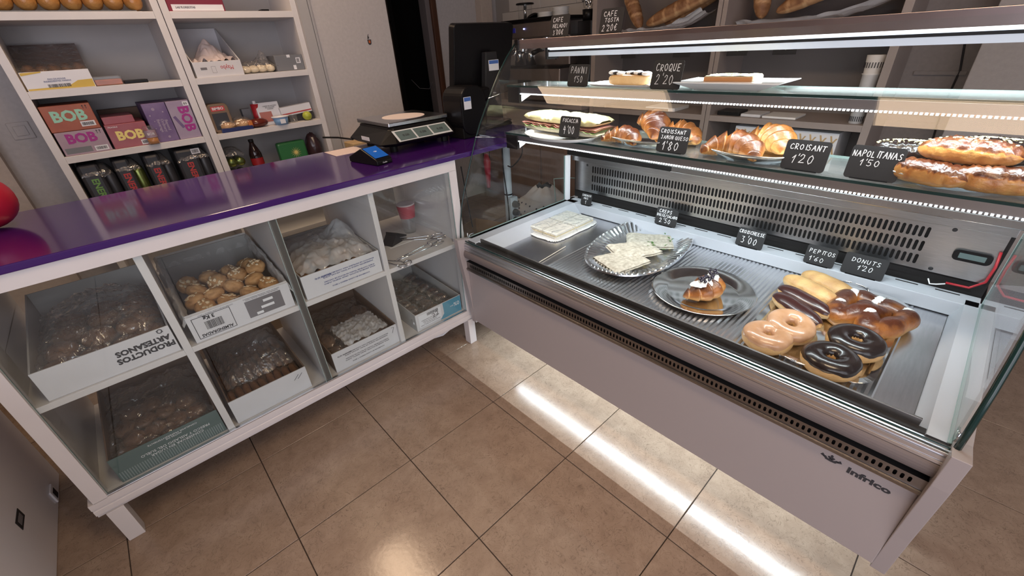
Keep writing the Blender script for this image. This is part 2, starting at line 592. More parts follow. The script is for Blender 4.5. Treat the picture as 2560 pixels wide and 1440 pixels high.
# hand-chalked capitals: strokes on a 1x1 cell
GL = {
    'A': [[(0, 0), (.45, 1), (.9, 0)], [(.15, .4), (.75, .4)]],
    'B': [[(.05, 0), (.05, 1), (.6, .95), (.7, .7), (.1, .52), (.75, .4), (.75, .1), (.05, 0)]],
    'C': [[(.8, .85), (.5, 1), (.15, .8), (.05, .4), (.25, .05), (.6, 0), (.85, .15)]],
    'D': [[(.05, 0), (.05, 1), (.6, .85), (.8, .45), (.5, .05), (.05, 0)]],
    'E': [[(.75, 1), (.1, 1), (.1, 0), (.75, 0)], [(.1, .5), (.6, .5)]],
    'F': [[(.75, 1), (.1, 1), (.1, 0)], [(.1, .52), (.6, .52)]],
    'H': [[(.1, 0), (.1, 1)], [(.8, 0), (.8, 1)], [(.1, .5), (.8, .5)]],
    'I': [[(.4, 0), (.4, 1)]],
    'J': [[(.2, 1), (.7, 1)], [(.55, 1), (.5, .15), (.25, 0), (.05, .15)]],
    'K': [[(.1, 0), (.1, 1)], [(.75, 1), (.1, .45), (.8, 0)]],
    'L': [[(.15, 1), (.1, 0), (.75, 0)]],
    'M': [[(.02, 0), (.15, 1), (.45, .35), (.75, 1), (.88, 0)]],
    'N': [[(.08, 0), (.1, 1), (.75, 0), (.8, 1)]],
    'O': [[(.45, 1), (.12, .8), (.05, .4), (.3, .02), (.65, .05), (.85, .45), (.75, .85), (.45, 1)]],
    'P': [[(.1, 0), (.1, 1), (.6, .95), (.75, .7), (.5, .48), (.1, .45)]],
    'Q': [[(.45, 1), (.12, .8), (.05, .4), (.3, .02), (.65, .05), (.85, .45), (.75, .85), (.45, 1)], [(.5, .3), (.9, -.1)]],
    'R': [[(.1, 0), (.1, 1), (.6, .95), (.75, .72), (.5, .5), (.1, .48), (.8, 0)]],
    'S': [[(.75, .88), (.45, 1), (.15, .8), (.3, .58), (.65, .42), (.75, .18), (.45, 0), (.08, .1)]],
    'T': [[(0, 1), (.85, 1)], [(.43, 1), (.4, 0)]],
    'U': [[(.08, 1), (.1, .2), (.4, 0), (.7, .15), (.78, 1)]],
    'V': [[(0, 1), (.4, 0), (.85, 1)]],
    'W': [[(0, 1), (.2, 0), (.45, .7), (.65, 0), (.9, 1)]],
    '/': [[(.1, -.05), (.7, 1.05)]],
    '0': [[(.42, 1), (.12, .75), (.08, .3), (.35, 0), (.65, .2), (.72, .7), (.42, 1)]],
    '1': [[(.1, .6), (.45, 1), (.35, 0)]],
    '2': [[(.08, .75), (.3, 1), (.65, .9), (.6, .55), (.05, .02), (.8, .05)]],
    '3': [[(.1, .95), (.65, .95), (.35, .58), (.7, .35), (.5, .02), (.08, .08)]],
    '4': [[(.4, 1), (.08, .45), (.75, .5)], [(.6, .85), (.5, -.1)]],
    '5': [[(.75, 1), (.2, 1), (.15, .58), (.6, .55), (.7, .2), (.4, 0), (.08, .1)]],
    '6': [[(.6, 1), (.2, .6), (.1, .2), (.4, 0), (.7, .2), (.5, .48), (.15, .35)]],
    '8': [[(.4, .52), (.12, .75), (.4, 1), (.68, .78), (.12, .25), (.4, 0), (.7, .22), (.4, .52)]],
    "'": [[(.35, 1.1), (.3, .85)]],
    '€': [[(.8, .85), (.5, 1), (.2, .6), (.25, .2), (.55, 0), (.85, .15)], [(0, .62), (.6, .62)], [(0, .4), (.6, .4)]],
    '!': [[(.4, 1), (.4, .35)], [(.4, .1), (.4, 0)]],
}


def chalk(parent, lines, F, seed=0, m='chalk'):
    """lines: (string, x0, y0, letter width, letter height, stroke)"""
    rnd = random.Random(seed)
    mb = MB()
    for s, x0, y0, w, h, st in lines:
        x = x0
        for ch in s:
            adv = w * (0.5 if ch in "'I1" else (0.45 if ch == ' ' else 1))
            hh = h * rnd.uniform(.9, 1.08)
            dy = rnd.uniform(-.05, .05) * h
            sl = rnd.uniform(.0, .14)
            for pl in GL.get(ch, []):
                pts = [Vector((x + (px * .82 + py * sl) * w, y0 + dy + py * hh, 0)) for px, py in pl]
                for a, b in zip(pts[:-1], pts[1:]):
                    d = (b - a).normalized()
                    n = Vector((-d.y, d.x, 0)) * st * .5
                    e = d * st * .35
                    q = [a - e - n, b + e - n, b + e + n, a - e + n]
                    mb.add([F @ Vector((p.x, p.y, .0004)) for p in q], [(0, 1, 2, 3)])
            x += adv
    me = mb.build('chalk_lettering', m, parent)
    return me


def rrect(w, h, r, n=4):
    out = []
    for cx, cy, a0 in ((w / 2 - r, h / 2 - r, 0), (-w / 2 + r, h / 2 - r, 90), (-w / 2 + r, -h / 2 + r, 180), (w / 2 - r, -h / 2 + r, 270)):
        for k in range(n + 1):
            a = math.radians(a0 + 90 * k / n)
            out.append((cx + r * math.cos(a), cy + r * math.sin(a)))
    return out


ORD = ('first', 'second', 'third', 'fourth', 'fifth', 'sixth', 'seventh', 'eighth', 'ninth', 'tenth')


def place(base, r, c):
    """a label that tells one of many alike things apart by its row and place"""
    return '%s, %s row from front, %s from left' % (base, ORD[r], ORD[c])


def nz(x, y, z=0.0, s=1.0):
    return noise.noise(Vector((x * s, y * s, z * s)))
# ------------------------------------------------------------------ the setting
fl = struct(MB().box(-1.2, 3.4, -3.3, 2.9, -0.06, -0.004).build('floor', 'grout'))
TP = 0.4
tile_me = MB().box(0.0015, TP - 0.0015, 0.0015, 0.396 - 0.0015, -0.012, 0.0).build('floor_tile', 'tile', fl, bevel=0.0008, seg=1)
first = True
for i in range(-3, 9):
    for j in range(-8, 5):
        x0, y0 = i * TP, j * 0.396
        if x0 > 3.3:
            continue
        o = tile_me if first else bpy.data.objects.new('floor_tile', tile_me.data)
        if not first:
            COL.objects.link(o)
            o.parent = fl
        first = False
        o.location = (x0, y0, random.uniform(-0.0003, 0.0))

# back wall with a doorway, wall on the right, ceiling
struct(MB().box(-1.2, 0.075, 1.405, 1.95, 0, 2.6).build('trim_1', 'beige_plaster'))
wb = MB()
wb.box(0.075, 1.384, 1.47, 1.95, 0, 2.6)
wb.box(1.886, 2.22, 1.869, 1.95, 0, 2.6)
wb.box(2.22, 2.66, 1.869, 1.95, 2.05, 2.6)
wb.box(2.716, 3.35, 1.869, 1.95, 0, 2.6)
struct(wb.build('wall_back', 'plaster'))
struct(MB().box(1.384, 1.886, 1.15, 1.95, 0, 2.6).build('wall_middle', 'plaster', bevel=0.004))
struct(MB().box(1.386, 1.436, 1.14, 1.15, 0, 2.6).box(1.44, 1.452, 1.143, 1.15, 0, 2.6).build('trim_2', 'grey_melamine'))
wr = struct(MB().box(3.35, 3.45, -3.3, 1.95, 0, 2.6).build('wall_right', 'wall_grout'))
struct(MB().box(-1.2, 3.45, -3.3, 2.9, 2.6, 2.66).build('ceiling', 'ceiling_paint'))
struct(MB().box(3.12, 3.24, 1.79, 1.869, 0, 2.6).build('trim_3', 'beige_plaster', bevel=0.003))
struct(MB().box(3.10, 3.35, -2.2, -1.30, 0, 2.6).build('wall_pillar', 'pillar_paint', bevel=0.004))
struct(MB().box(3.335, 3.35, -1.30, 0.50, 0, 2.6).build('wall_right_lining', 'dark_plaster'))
# glazed tiles on the wall on the right, above the coffee machine
tw, th = 0.182, 0.098
tm = MB().box(-0.006, 0.0, 0.0015, tw - 0.0015, 0.0015, th - 0.0015).build('wall_tile', 'wall_tile_glaze', wr, bevel=0.001, seg=1)
first = True
for r in range(8):
    for c in range(8):
        y = 0.51 + c * tw - (tw / 2 if r % 2 else 0)
        if y + tw > 1.86 or y < 0.5:
            continue
        o = tm if first else bpy.data.objects.new('wall_tile', tm.data)
        if not first:
            COL.objects.link(o)
            o.parent = wr
        first = False
        o.location = (3.35, y, 1.228 + r * th)
# panel moulding on the lining beside the shelves and a thin cable
MB().box(3.325, 3.335, -1.28, -1.10, 1.06, 1.075).box(3.325, 3.335, -1.28, -1.10, 0.84, 0.855).build('moulding', 'dark_plaster', bpy.data.objects['wall_right_lining'])
tag(MB().tube([(3.328, -1.215, 1.30), (3.328, -1.235, 1.18), (3.328, -1.255, 1.08), (3.328, -1.25, 0.9), (3.328, -1.27, 0.7), (3.328, -1.265, 0.3), (3.328, -1.26, 0.0)], 0.004, 6).build('wall_cable', 'black', smooth=True),
    'thin black cable running down the wall beside the right end of the bread shelves', 'cable')

# unlit room behind the doorway, its darkness painted onto the walls
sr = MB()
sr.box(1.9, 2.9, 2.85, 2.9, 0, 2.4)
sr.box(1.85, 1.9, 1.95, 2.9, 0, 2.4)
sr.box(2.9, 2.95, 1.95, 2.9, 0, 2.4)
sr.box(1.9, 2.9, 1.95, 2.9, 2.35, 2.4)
struct(sr.build('wall_storeroom', 'painted_dark'))
door = struct(MB().box(2.66, 2.70, 1.84, 1.95, 0, 2.05).box(2.70, 2.716, 1.85, 1.869, 0, 2.1).build('door_1', 'wood_dark', bevel=0.003))
MB().box(2.62, 2.66, 1.86, 1.95, 0, 2.05).build('door_jamb', 'greige_moulding', door, bevel=0.002)
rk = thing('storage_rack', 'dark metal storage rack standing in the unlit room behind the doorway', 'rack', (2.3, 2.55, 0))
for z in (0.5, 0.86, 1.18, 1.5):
    MB().box(-0.25, 0.3, -0.15, 0.2, z, z + 0.02).build('shelf_board', 'rack_shade_brown', rk)
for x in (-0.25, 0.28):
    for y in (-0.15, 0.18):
        MB().box(x, x + 0.02, y, y + 0.02, 0, 1.7).build('post', 'rack_shade_brown', rk)
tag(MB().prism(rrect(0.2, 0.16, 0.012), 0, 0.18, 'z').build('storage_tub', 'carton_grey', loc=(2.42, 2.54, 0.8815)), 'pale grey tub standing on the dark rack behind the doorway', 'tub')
tag(MB().tube([(2.62, 1.90, 1.05), (2.58, 1.9, 1.0), (2.5, 1.92, 1.01), (2.45, 1.95, 1.08)], 0.002, 6).build('hanging_cable', 'ink_soft', smooth=True),
    'thin white cable drooping across the dark doorway', 'cable')

# light switch on the back wall
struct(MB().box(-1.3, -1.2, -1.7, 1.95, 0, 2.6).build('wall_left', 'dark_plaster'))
sw = thing('light_switch', 'flat grey square light switch on the wall left of the stock shelves', 'switch', (0.174, 1.47, 1.08))
MB().box(-0.035, 0.035, -0.008, 0, -0.035, 0.035).build('switch_plate', 'plaster', sw, bevel=0.003)
MB().box(-0.02, 0.02, -0.013, -0.008, -0.02, 0.02).build('rocker', 'plaster', sw, bevel=0.002)
# little cup sticker on the white wall
st = thing('cup_sticker', 'small black and orange steaming cup sticker on the white wall', 'sticker', (1.74, 1.1495, 1.348))
MB().prism([(-.012, .008), (.012, .008), (.010, -.012), (.004, -.018), (-.004, -.018), (-.010, -.012)], -.0006, 0, 'y').build('cup', 'ink', st)
MB().prism([(-.006, .004), (.006, .004), (.005, -.010), (-.005, -.010)], -.0010, -.0006, 'y').build('cup_face', mat('orange_print', (0.45, 0.10, 0.02), 0.6), st)
MB().prism([(-.009, .012), (-.004, .010), (.002, .018), (-.002, .026), (.003, .036), (-.004, .030), (-.007, .022)], -.0006, 0, 'y').build('steam', 'ink', st)

# ceiling lamps (real fittings, seen as warm reflections)
for (x, y, sx, sy, lab) in ((.88, .60, .28, 1.12, 'long warm ceiling lamp above the shelf counter'),
                            (.88, -1.62, .28, 1.18, 'long warm ceiling lamp above the open floor')):
    t = thing('ceiling_lamp', lab, 'lamp', (x, y, 2.512))
    MB().box(-sx / 2 - .01, sx / 2 + .01, -sy / 2 - .01, sy / 2 + .01, 0.012, 0.065).build('housing', 'white_lacquer', t, bevel=0.004)
    MB().box(-sx / 2, sx / 2, -sy / 2, sy / 2, 0.0, 0.012).build('diffuser', 'lamp_warm', t)

# white chest standing at the left end of the counter
t = thing('white_chest', 'plain white cabinet side with a small black label, left of the counter', 'cabinet', (-0.165, 0, 0))
MB().box(-0.6, 0, -0.9, 0.50, 0.0, 0.84).build('body', 'white_lacquer', t, bevel=0.004)
MB().box(0, 0.0015, 0.066, 0.128, 0.168, 0.202).build('label_plate', 'slate', t)
MB().box(.0015, .002, .078, .116, .176, .194).build('label_print', 'ink_soft', t)
so = MB().box(0, 0.006, 0.325, 0.378, 0.012, 0.062).build('socket_frame', 'white_lacquer', t, bevel=0.003)
MB().box(0.006, 0.0068, 0.338, 0.366, 0.02, 0.05).build('socket_hole', 'black', so)

# ------------------------------------------------------------------ white shelf counter with purple top
ct = thing('shelf_counter', 'long white shelf counter with a glossy purple top and sliding glass panes', 'counter', (0, 0, 0))
top = MB().box(-0.30, 2.02, -0.030, 0.535, 0.905, 0.925).build('purple_top', 'purple_top', ct, bevel=0.003)
top['label'] = 'glossy purple top board'
fr = MB()
fr.box(0, 0.035, -0.018, 0.02, 0.195, 0.865)
fr.box(1.382, 1.417, -0.018, 0.02, 0.195, 0.865)
fr.box(0, 1.417, -0.018, 0.02, 0.862, 0.905)
fr.box(0.0, 1.417, 0.51, 0.53, 0.862, 0.905)
fr.build('face_frame', 'white_melamine', ct, bevel=0.0012)
rail = MB().prism([(-0.018, 0.197), (-0.018, 0.176), (-0.0135, 0.174), (-0.0135, 0.168), (-0.016, 0.166), (-0.016, 0.150), (-0.008, 0.148), (-0.008, 0.137), (0.02, 0.137), (0.02, 0.197)], -0.012, 1.425, 'x')
rail.build('bottom_rail', 'white_melamine', ct)
MB().box(0.0, 0.018, 0.02, 0.53, 0.14, 0.9).build('side_panel', 'white_melamine', ct)
MB().box(1.399, 1.417, 0.02, 0.53, 0.14, 0.9).build('side_panel', 'white_melamine', ct)
MB().box(0.018, 1.399, 0.02, 0.53, 0.18, 0.197).build('bottom_board', 'white_melamine', ct, bevel=0.001)
for x in (0.362, 0.706, 1.035):
    MB().box(x, x + 0.02, -0.003, 0.53, 0.197, 0.885).build('divider', 'white_melamine', ct, bevel=0.001)
for x0, x1 in ((0.018, 0.362), (0.382, 0.706), (0.726, 1.035), (1.055, 1.399)):
    MB().box(x0, x1, -0.003, 0.53, 0.529, 0.548).build('shelf_board', 'white_melamine', ct, bevel=0.001)
for x in (0.006, 1.382):
    for y in (-0.016, 0.48):
        MB().box(x, x + 0.042 - (0.004 if x > 1 else 0), y, y + 0.042, 0, 0.14).build('leg', 'white_melamine', ct, bevel=0.0012)
# sliding glass in its two tracks
MB().box(0.03, 1.39, -0.0165, -0.004, 0.1965, 0.203).build('glass_track', 'aluminium', ct, bevel=0.0008)
for x0, x1, y in ((0.036, 0.722, -0.0075), (0.70, 1.38, -0.0145)):
    g = MB().box(x0, x1, y, y + 0.004, 0.203, 0.862).build('glass_pane', 'glass', ct)
    for xe in (x0 - .0015, x1):
        MB().box(xe, xe + .0015, y, y + 0.004, 0.203, 0.862).build('pane_edge', 'glass_edge_pale', g)
MB().box(0.703, 0.722, -0.0095, -0.0085, 0.203, 0.862).build('pane_seal', 'clear_plastic', ct)

# ------------------------------------------------------------------ refrigerated display
dc = thing('refrigerated_display', 'white and steel refrigerated pastry display case with a curved glass front', 'display case', (0, 0, 0))
YL, YR = -0.039, -1.592
for y0, y1 in ((YL - 0.028, YL), (-1.621, -1.592)):
    MB().prism([(1.392, 0.148), (2.26, 0.148), (2.26, 0.575), (1.42, 0.575), (1.346, 0.590), (1.352, 0.50), (1.378, 0.30)], y0, y1, 'y').build('end_panel', 'front_panel_paint', dc, bevel=0.0015)
YA, YB = -1.592, YL - 0.028
pn = MB().box(1.385, 1.40, YA, YB, 0.168, 0.438).build('front_panel', 'front_panel_paint', dc, bevel=0.002)
MB().box(1.41, 2.25, YA, YB, 0.40, 0.515).build('base_body', 'dark_grey_plastic', dc)
MB().box(2.235, 2.255, YA, YB, 0.17, 0.40).build('rear_panel', 'front_panel_paint', dc)
MB().box(1.592, 1.608, -1.56, -0.10, 0.388, 0.399).build('base_led_channel', 'aluminium', dc)
for x in (1.66, 2.18):
    for y in (-1.55, -0.11):
        MB().cyl((x, y, 0), 0.022, 0.40, 12).build('foot', 'black', dc)
MB().prism([(1.384, .438), (1.376, .440), (1.374, .449), (1.384, .451), (1.40, .451), (1.40, .438)], YA, YB, 'y').build('ledge', 'strip_steel', dc)
MB().box(1.3965, 1.41, YA, YB, 0.451, 0.535).build('recess_shade', 'painted_dark', dc)  # near-black board, paints in the dark behind the slots


def slot_panel(name, mt, parent, y_a, y_b, z_a, z_b, x, rows, pitch, ya, yb, w, rnd_n=3):
    """steel sheet in the yz plane with real slots; rows: [(z0, z1)...]; slots between ya and yb"""
    mb = MB()
    n = int(abs(yb - ya) / pitch)
    ys = [ya - k * pitch for k in range(n + 1)]
    zc = [z_a]
    for a, b in rows:
        zc += [a - 0.004, b + 0.004]
    zc.append(z_b)
    def q(y0, y1, z0, z1):
        mb.add([(x, y0, z0), (x, y1, z0), (x, y1, z1), (x, y0, z1)], [(0, 1, 2, 3)])
    q(y_a, ys[0], z_a, z_b)
    q(ys[-1], y_b, z_a, z_b)
    for k in range(0, len(zc), 2):
        if zc[k + 1] - zc[k] > 1e-5:
            q(ys[0], ys[-1], zc[k], zc[k + 1])
    for (a, b) in rows:
        for k in range(n):
            y1, y0 = ys[k], ys[k + 1]
            z0, z1 = a - 0.004, b + 0.004
            cy = (y0 + y1) / 2
            r = w / 2
            inner = []
            for s in range(rnd_n + 1):
                t = PI * s / rnd_n
                inner.append((cy + r * math.cos(t), b - r + r * math.sin(t)))
            for s in range(rnd_n + 1):
                t = PI + PI * s / rnd_n
                inner.append((cy + r * math.cos(t), a + r + r * math.sin(t)))
            m = len(inner)
            outer = []
            for (py, pz) in inner:
                top = pz > (a + b) / 2
                if abs(py - cy) > r * .9:
                    outer.append((y1 if py > cy else y0, z1 if top else z0))
                else:
                    outer.append((py, z1 if top else z0))
            o = len(mb.v)
            vs = [(x, p[0], p[1]) for p in inner] + [(x, p[0], p[1]) for p in outer]
            fs = [(i, (i + 1) % m, (i + 1) % m + m, i + m) for i in range(m)]
            mb.add(vs, fs)
    return mb.build(name, mt, parent)


slot_panel('perforated_strip', 'strip_steel', dc, YB, YA, 0.451, 0.481, 1.3795, [(0.459, 0.474)], 0.0122, -0.085, -1.58, 0.0062)
MB().box(1.3795, 1.3965, YA, YB, 0.481, 0.4815).build('strip_top', 'painted_dark', dc)
# moulding with rounded front
prof = [(1.3965, 0.497)]
for k in range(9):
    a = math.radians(-80 + k * 20)
    prof.append((1.381 - 0.012 * math.cos(a), 0.5165 + 0.019 * math.sin(a)))
prof += [(1.3965, 0.536)]
MB().prism(prof, YA, YB, 'y').build('bumper_moulding', 'greige_moulding', dc)
MB().prism([(1.376, .536), (1.376, .543), (1.3785, .544), (1.3785, .5465), (1.376, .5475), (1.376, .556), (1.380, .557), (1.380, .561), (1.377, .562), (1.377, .567), (1.400, .570), (1.420, .570), (1.420, .536)], YA, YB, 'y').build('aluminium_profile', 'aluminium', dc)
MB().box(1.42, 1.426, YA + .05, YB - .06, .535, .590).build('inner_lip', 'strip_steel', dc, bevel=0.001)
MB().box(1.402, 1.42, YA, YB, .5701, .5725).build('glass_gasket', 'dark_grey_plastic', dc)
# inner well
slot_panel('front_air_grid', 'steel', dc, -0.13, -1.53, 0.531, 0.560, 1.434, [(0.538, 0.553)], 0.0125, -0.30, -1.50, 0.0055)
MB().prism([(1.427, .562), (1.45, .560), (1.497, .530), (1.50, .524), (1.427, .524)], -1.54, -0.13, 'y').build('well_slope', 'steel_deck', dc)
for a, b, c in ((-0.045, -0.115, -0.165), (-1.590, -1.555, -1.535)):
    MB().add([(1.40, a, .575), (2.08, a, .575), (2.08, b, .575), (1.40, b, .575), (1.40, c, .522), (2.08, c, .522)], [(0, 1, 2, 3), (3, 2, 5, 4)]).build('well_side', 'channel_white', dc)


def rib(y):
    t = ((-y) / 0.0145) % 1.0
    return 0.0026 * (1 - abs(2 * t - 1)) if -1.46 < y < -0.42 else 0.0


dk = MB()
ys = [-0.165, -0.30, -0.42]
k = 0.4205
while k < 1.46:
    ys += [-(k + d) for d in (0.0, 0.0036, 0.0072, 0.0109)]
    k += 0.0145
ys += [-1.47, -1.535]
xs = [1.498, 1.70, 1.90, 2.105]
dk.grid(lambda a, b: (xs[round(a * 3)], ys[round(b * (len(ys) - 1))], 0.527 + rib(ys[round(b * (len(ys) - 1))])), 4, len(ys))
dk.build('ribbed_deck', 'steel_deck', dc, smooth=False)
MB().box(1.6985, 1.7015, -0.335, -0.333, .5275, .5283).build('deck_seam', 'painted_dark', dc)
# rear: white channel, cooler housing with slots
MB().box(2.045, 2.118, -1.585, -0.045, .530, .575).build('rear_channel', 'channel_white', dc, bevel=0.002)
y = -0.25
while y > -1.50:
    MB().box(2.098, 2.104, y - 0.055, y, .5751, .5757).build('channel_slot_shade', 'painted_dark', dc)  # thin near-black strip on the channel, painting the dark of a slot
    y -= 0.095
MB().box(2.136, 2.30, -1.585, -0.045, .50, .80).build('cooler_housing', 'painted_dark', dc)  # near-black block painting the dark seen through the grille
slot_panel('slotted_grille', 'steel_brushed', dc, -0.062, -1.575, 0.618, 0.772, 2.12, [(0.632, 0.664), (0.674, 0.708), (0.718, 0.752)], 0.01445, -0.163, -1.432, 0.0085)
for y, z in ((-0.135, .752), (-1.465, .757), (-1.455, .628)):
    MB().lathe([(0.0001, 0), (.006, 0), (.004, .002), (.0001, .0025)], 10).build('screw', 'dark_grey_plastic', dc).matrix_local = frame((2.1199, y, z), '-x')
MB().box(2.095, 2.13, -1.582, -0.058, .772, .800).build('grille_band', 'steel_brushed', dc, bevel=0.001)
bt = MB().box(2.07, 2.31, -1.588, -0.048, .8005, .826).build('rear_worktop', 'steel', dc, bevel=0.003)
MB().box(2.065, 2.0698, -0.60, -0.05, .803, .824).build('rear_seal', 'black', dc, bevel=0.002)
MB().box(2.055, 2.078, -0.062, -0.046, .575, .80).build('rear_post', 'white_lacquer', dc, bevel=0.001)
ctl = MB().prism([(p[0] - 1.525, p[1] + 0.69) for p in rrect(0.082, 0.034, 0.012)], 2.112, 2.1195, 'x').build('temperature_display', 'black_plastic', dc, bevel=0.001)
MB().box(2.1112, 2.1119, -1.553, -1.497, .682, .698).build('display_window', 'lcd', ctl)
tag_w = MB().tube([(2.115, -1.572, .72), (2.10, -1.576, .68), (2.105, -1.574, .63), (2.112, -1.55, .60), (2.115, -1.50, .597)], 0.0035, 6).build('red_wire', 'red_plastic', dc, smooth=True)
tag_w['label'] = 'red wire at the end of the slotted grille'
MB().tube([(2.108, -1.46, .600), (2.10, -1.468, .588), (2.103, -1.482, .590), (2.106, -1.50, .597)], 0.002, 6).build('white_wire', 'print_white', dc, smooth=True)

# curved glass front, end panes
GP = [(1.385, .572), (1.392, .63), (1.408, .71), (1.430, .773), (1.457, .833), (1.487, .903), (1.515, .965), (1.546, 1.022), (1.581, 1.076), (1.622, 1.139), (1.666, 1.198), (1.71, 1.247), (1.757, 1.290)]
cg = MB().grid(lambda a, b: (GP[round(b * 12)][0], -0.036 - a * 1.56, GP[round(b * 12)][1]), 2, 13).build('curved_front_glass', 'glass', dc, smooth=True)
for y, rr_ in ((-0.036, .0030), (-1.599, .0058)):
    mb = MB()
    mb.tube([(p[0], y, p[1]) for p in GP], rr_, 6)
    mb.build('glass_rim', 'glass_edge', cg, smooth=True)
MB().tube([(1.386, -0.036, .574), (1.386, -1.598, .574)], 0.0028, 6).build('glass_foot', 'glass_edge', cg)
for y in (-0.046, -1.588):
    pts = [(p[0] + .006, p[1]) for p in GP] + [(1.90, 1.27), (1.98, 1.10), (2.05, .80), (2.05, .576)]
    g = MB().prism(pts, y - .0025, y + .0025, 'y').build('end_glass', 'glass', dc)
    MB().box(2.050, 2.053, y - .003, y + .003, .576, .80).box(1.40, 2.05, y - .003, y + .003, .5752, .5775).build('end_glass_rim', 'glass_edge_pale', g)
    MB().tube([(1.412, y - .006, .60), (1.412, y - .006, .575), (1.425, y - .006, .59), (1.445, y - .006, .588)], .003, 6).build('pane_clip', 'chrome', g, smooth=True)

# glass shelves with led lips
for (x0, x1, zt, xb) in ((1.668, 1.905, 0.972, 1.672), (1.69, 1.865, 1.149, 1.694)):
    gs = MB().box(x0, x1, -1.575, -0.050, zt - .0065, zt).build('glass_shelf', 'glass_shelf', dc)
    MB().box(x0 - .001, x0, -1.575, -0.050, zt - .0065, zt).build('shelf_front_edge', 'glass_edge', gs)
    MB().box(x1, x1 + .001, -1.575, -0.050, zt - .0065, zt).build('shelf_back_edge', 'glass_edge_pale', gs)
    lp = MB().prism([(xb, zt - .0075), (xb + .002, zt - .028), (xb + .006, zt - .031), (xb + .006, zt - .010), (xb + .03, zt - .010), (xb + .03, zt - .0075)], -1.565, -0.115, 'y').build('shelf_lip', 'shelf_lip_metal', dc)
    ld = MB()
    y = -0.12
    while y > -1.56:
        ld.box(xb + .0002, xb + .0036, y - .0046, y, zt - .0325, zt - .0290)
        y -= .0085
    led = ld.build('led_strip', 'led_dot', lp)
    led['kind'] = 'stuff'
    for ya, yb2 in ((-0.052, -0.115), (-1.565, -1.58)):
        MB().prism([(xb + .006, zt - .008), (xb + .125, zt - .008), (xb + .10, zt - .030), (xb + .006, zt - .062)], yb2 + .003 if ya > -1 else ya - .002, yb2 if ya > -1 else ya + .001, 'y').build('bracket', 'white_lacquer', dc)
    MB().box(xb - .004, xb + .010, -0.118, -0.052, zt - .064, zt - .009).build('bracket_cap', 'black_plastic', dc, bevel=0.001)
    MB().tube([(xb - .004, -.055, zt - .02), (xb - .17 + (.06 if zt > 1 else 0), -.055, zt + .008 - (.045 if zt > 1 else 0))], .0016, 6).build('stay_rod', 'chrome', dc, smooth=True)
# top board with its lamp rail
MB().prism([(1.757, 1.271), (1.757, 1.303), (2.12, 1.303), (2.12, 1.285), (1.775, 1.285), (1.765, 1.271)], -1.60, -0.041, 'y').build('top_board', 'lip_steel', dc, bevel=0.001)
lr = MB().prism([(1.786, 1.241), (1.786, 1.262), (1.793, 1.263), (1.793, 1.268), (1.83, 1.284), (1.84, 1.284), (1.84, 1.241)], -1.585, -0.19, 'y').build('lamp_rail', 'rail_glow', dc)
MB().box(1.7845, 1.786, -1.585, -0.19, 1.2560, 1.2625).build('rail_groove', 'dark_grey_plastic', lr)
MB().box(1.783, 1.789, -1.58, -0.19, 1.2655, 1.2715).build('lamp_tube', 'led_tube', lr)
MB().box(1.78, 1.845, -0.189, -0.178, 1.232, 1.284).build('lamp_rail_cap', 'dark_grey_plastic', dc, bevel=0.002)
MB().box(1.752, 1.757, -0.058, -0.040, 1.268, 1.303).build('top_clip', 'black_plastic', dc)
MB().tube([(1.750, -.048, 1.275), (1.742, -.056, 1.262), (1.736, -.05, 1.25)], .003, 6).build('top_hook', 'chrome', dc, smooth=True)
# maker's lettering, printed on the front
text('maker_lettering', 'Infrico', 0.0235, 'ink', pn, frame((1.3845, -1.515, 0.404), '-x', roll=-1.5), sx=1.32, bold=0.0009)
em = MB()
for s in (-1, 1):
    em.prism([(0, -.006), (s * .008, -.005), (s * .012, .001), (s * .009, .003), (s * .005, -.001), (0, -.002)], 0, .0004, 'z')
    em.prism([(s * .010, -.002), (s * .017, .001), (s * .014, .006), (s * .011, .003)], 0, .0004, 'z')
    em.prism([(s * .002, -.002), (s * .006, .004), (s * .003, .006), (s * .0005, .001)], 0, .0004, 'z')
em.prism([(-.0015, -.002), (.0015, -.002), (.002, .009), (0, .011), (-.002, .009)], 0, .0004, 'z')
for i, p in enumerate(em.v):
    em.v[i] = tuple(frame((1.3848, -1.442, 0.411), '-x') @ (Vector(p) * 1.25))
em.build('maker_emblem', 'ink', pn)
# ------------------------------------------------------------------ price cards
def card(lab, loc, w, h, normal, lines, seed=0, tilt=-12, mt='slate', cat='price card', group=None):
    """black chalk card on a small foot; loc = middle of its foot"""
    t = thing('price_card', lab, cat, loc, group=group)
    F = frame((0, 0, 0), normal, 0, tilt) @ Matrix.Translation((0, h / 2, 0))
    mb = MB()
    mb.T = F
    mb.prism(rrect(w, h, .008), -0.0022, 0, 'z')
    mb.build('board', mt, t)
    fb = MB()
    fb.T = frame((0, 0, 0), normal)
    fb.box(-w * .36, w * .36, 0, .002, -.028, .004)
    fb.build('card_foot', 'black_plastic', t)
    chalk(t, lines, F @ Matrix.Translation((-w / 2, -h / 2, 0)), seed)
    return t


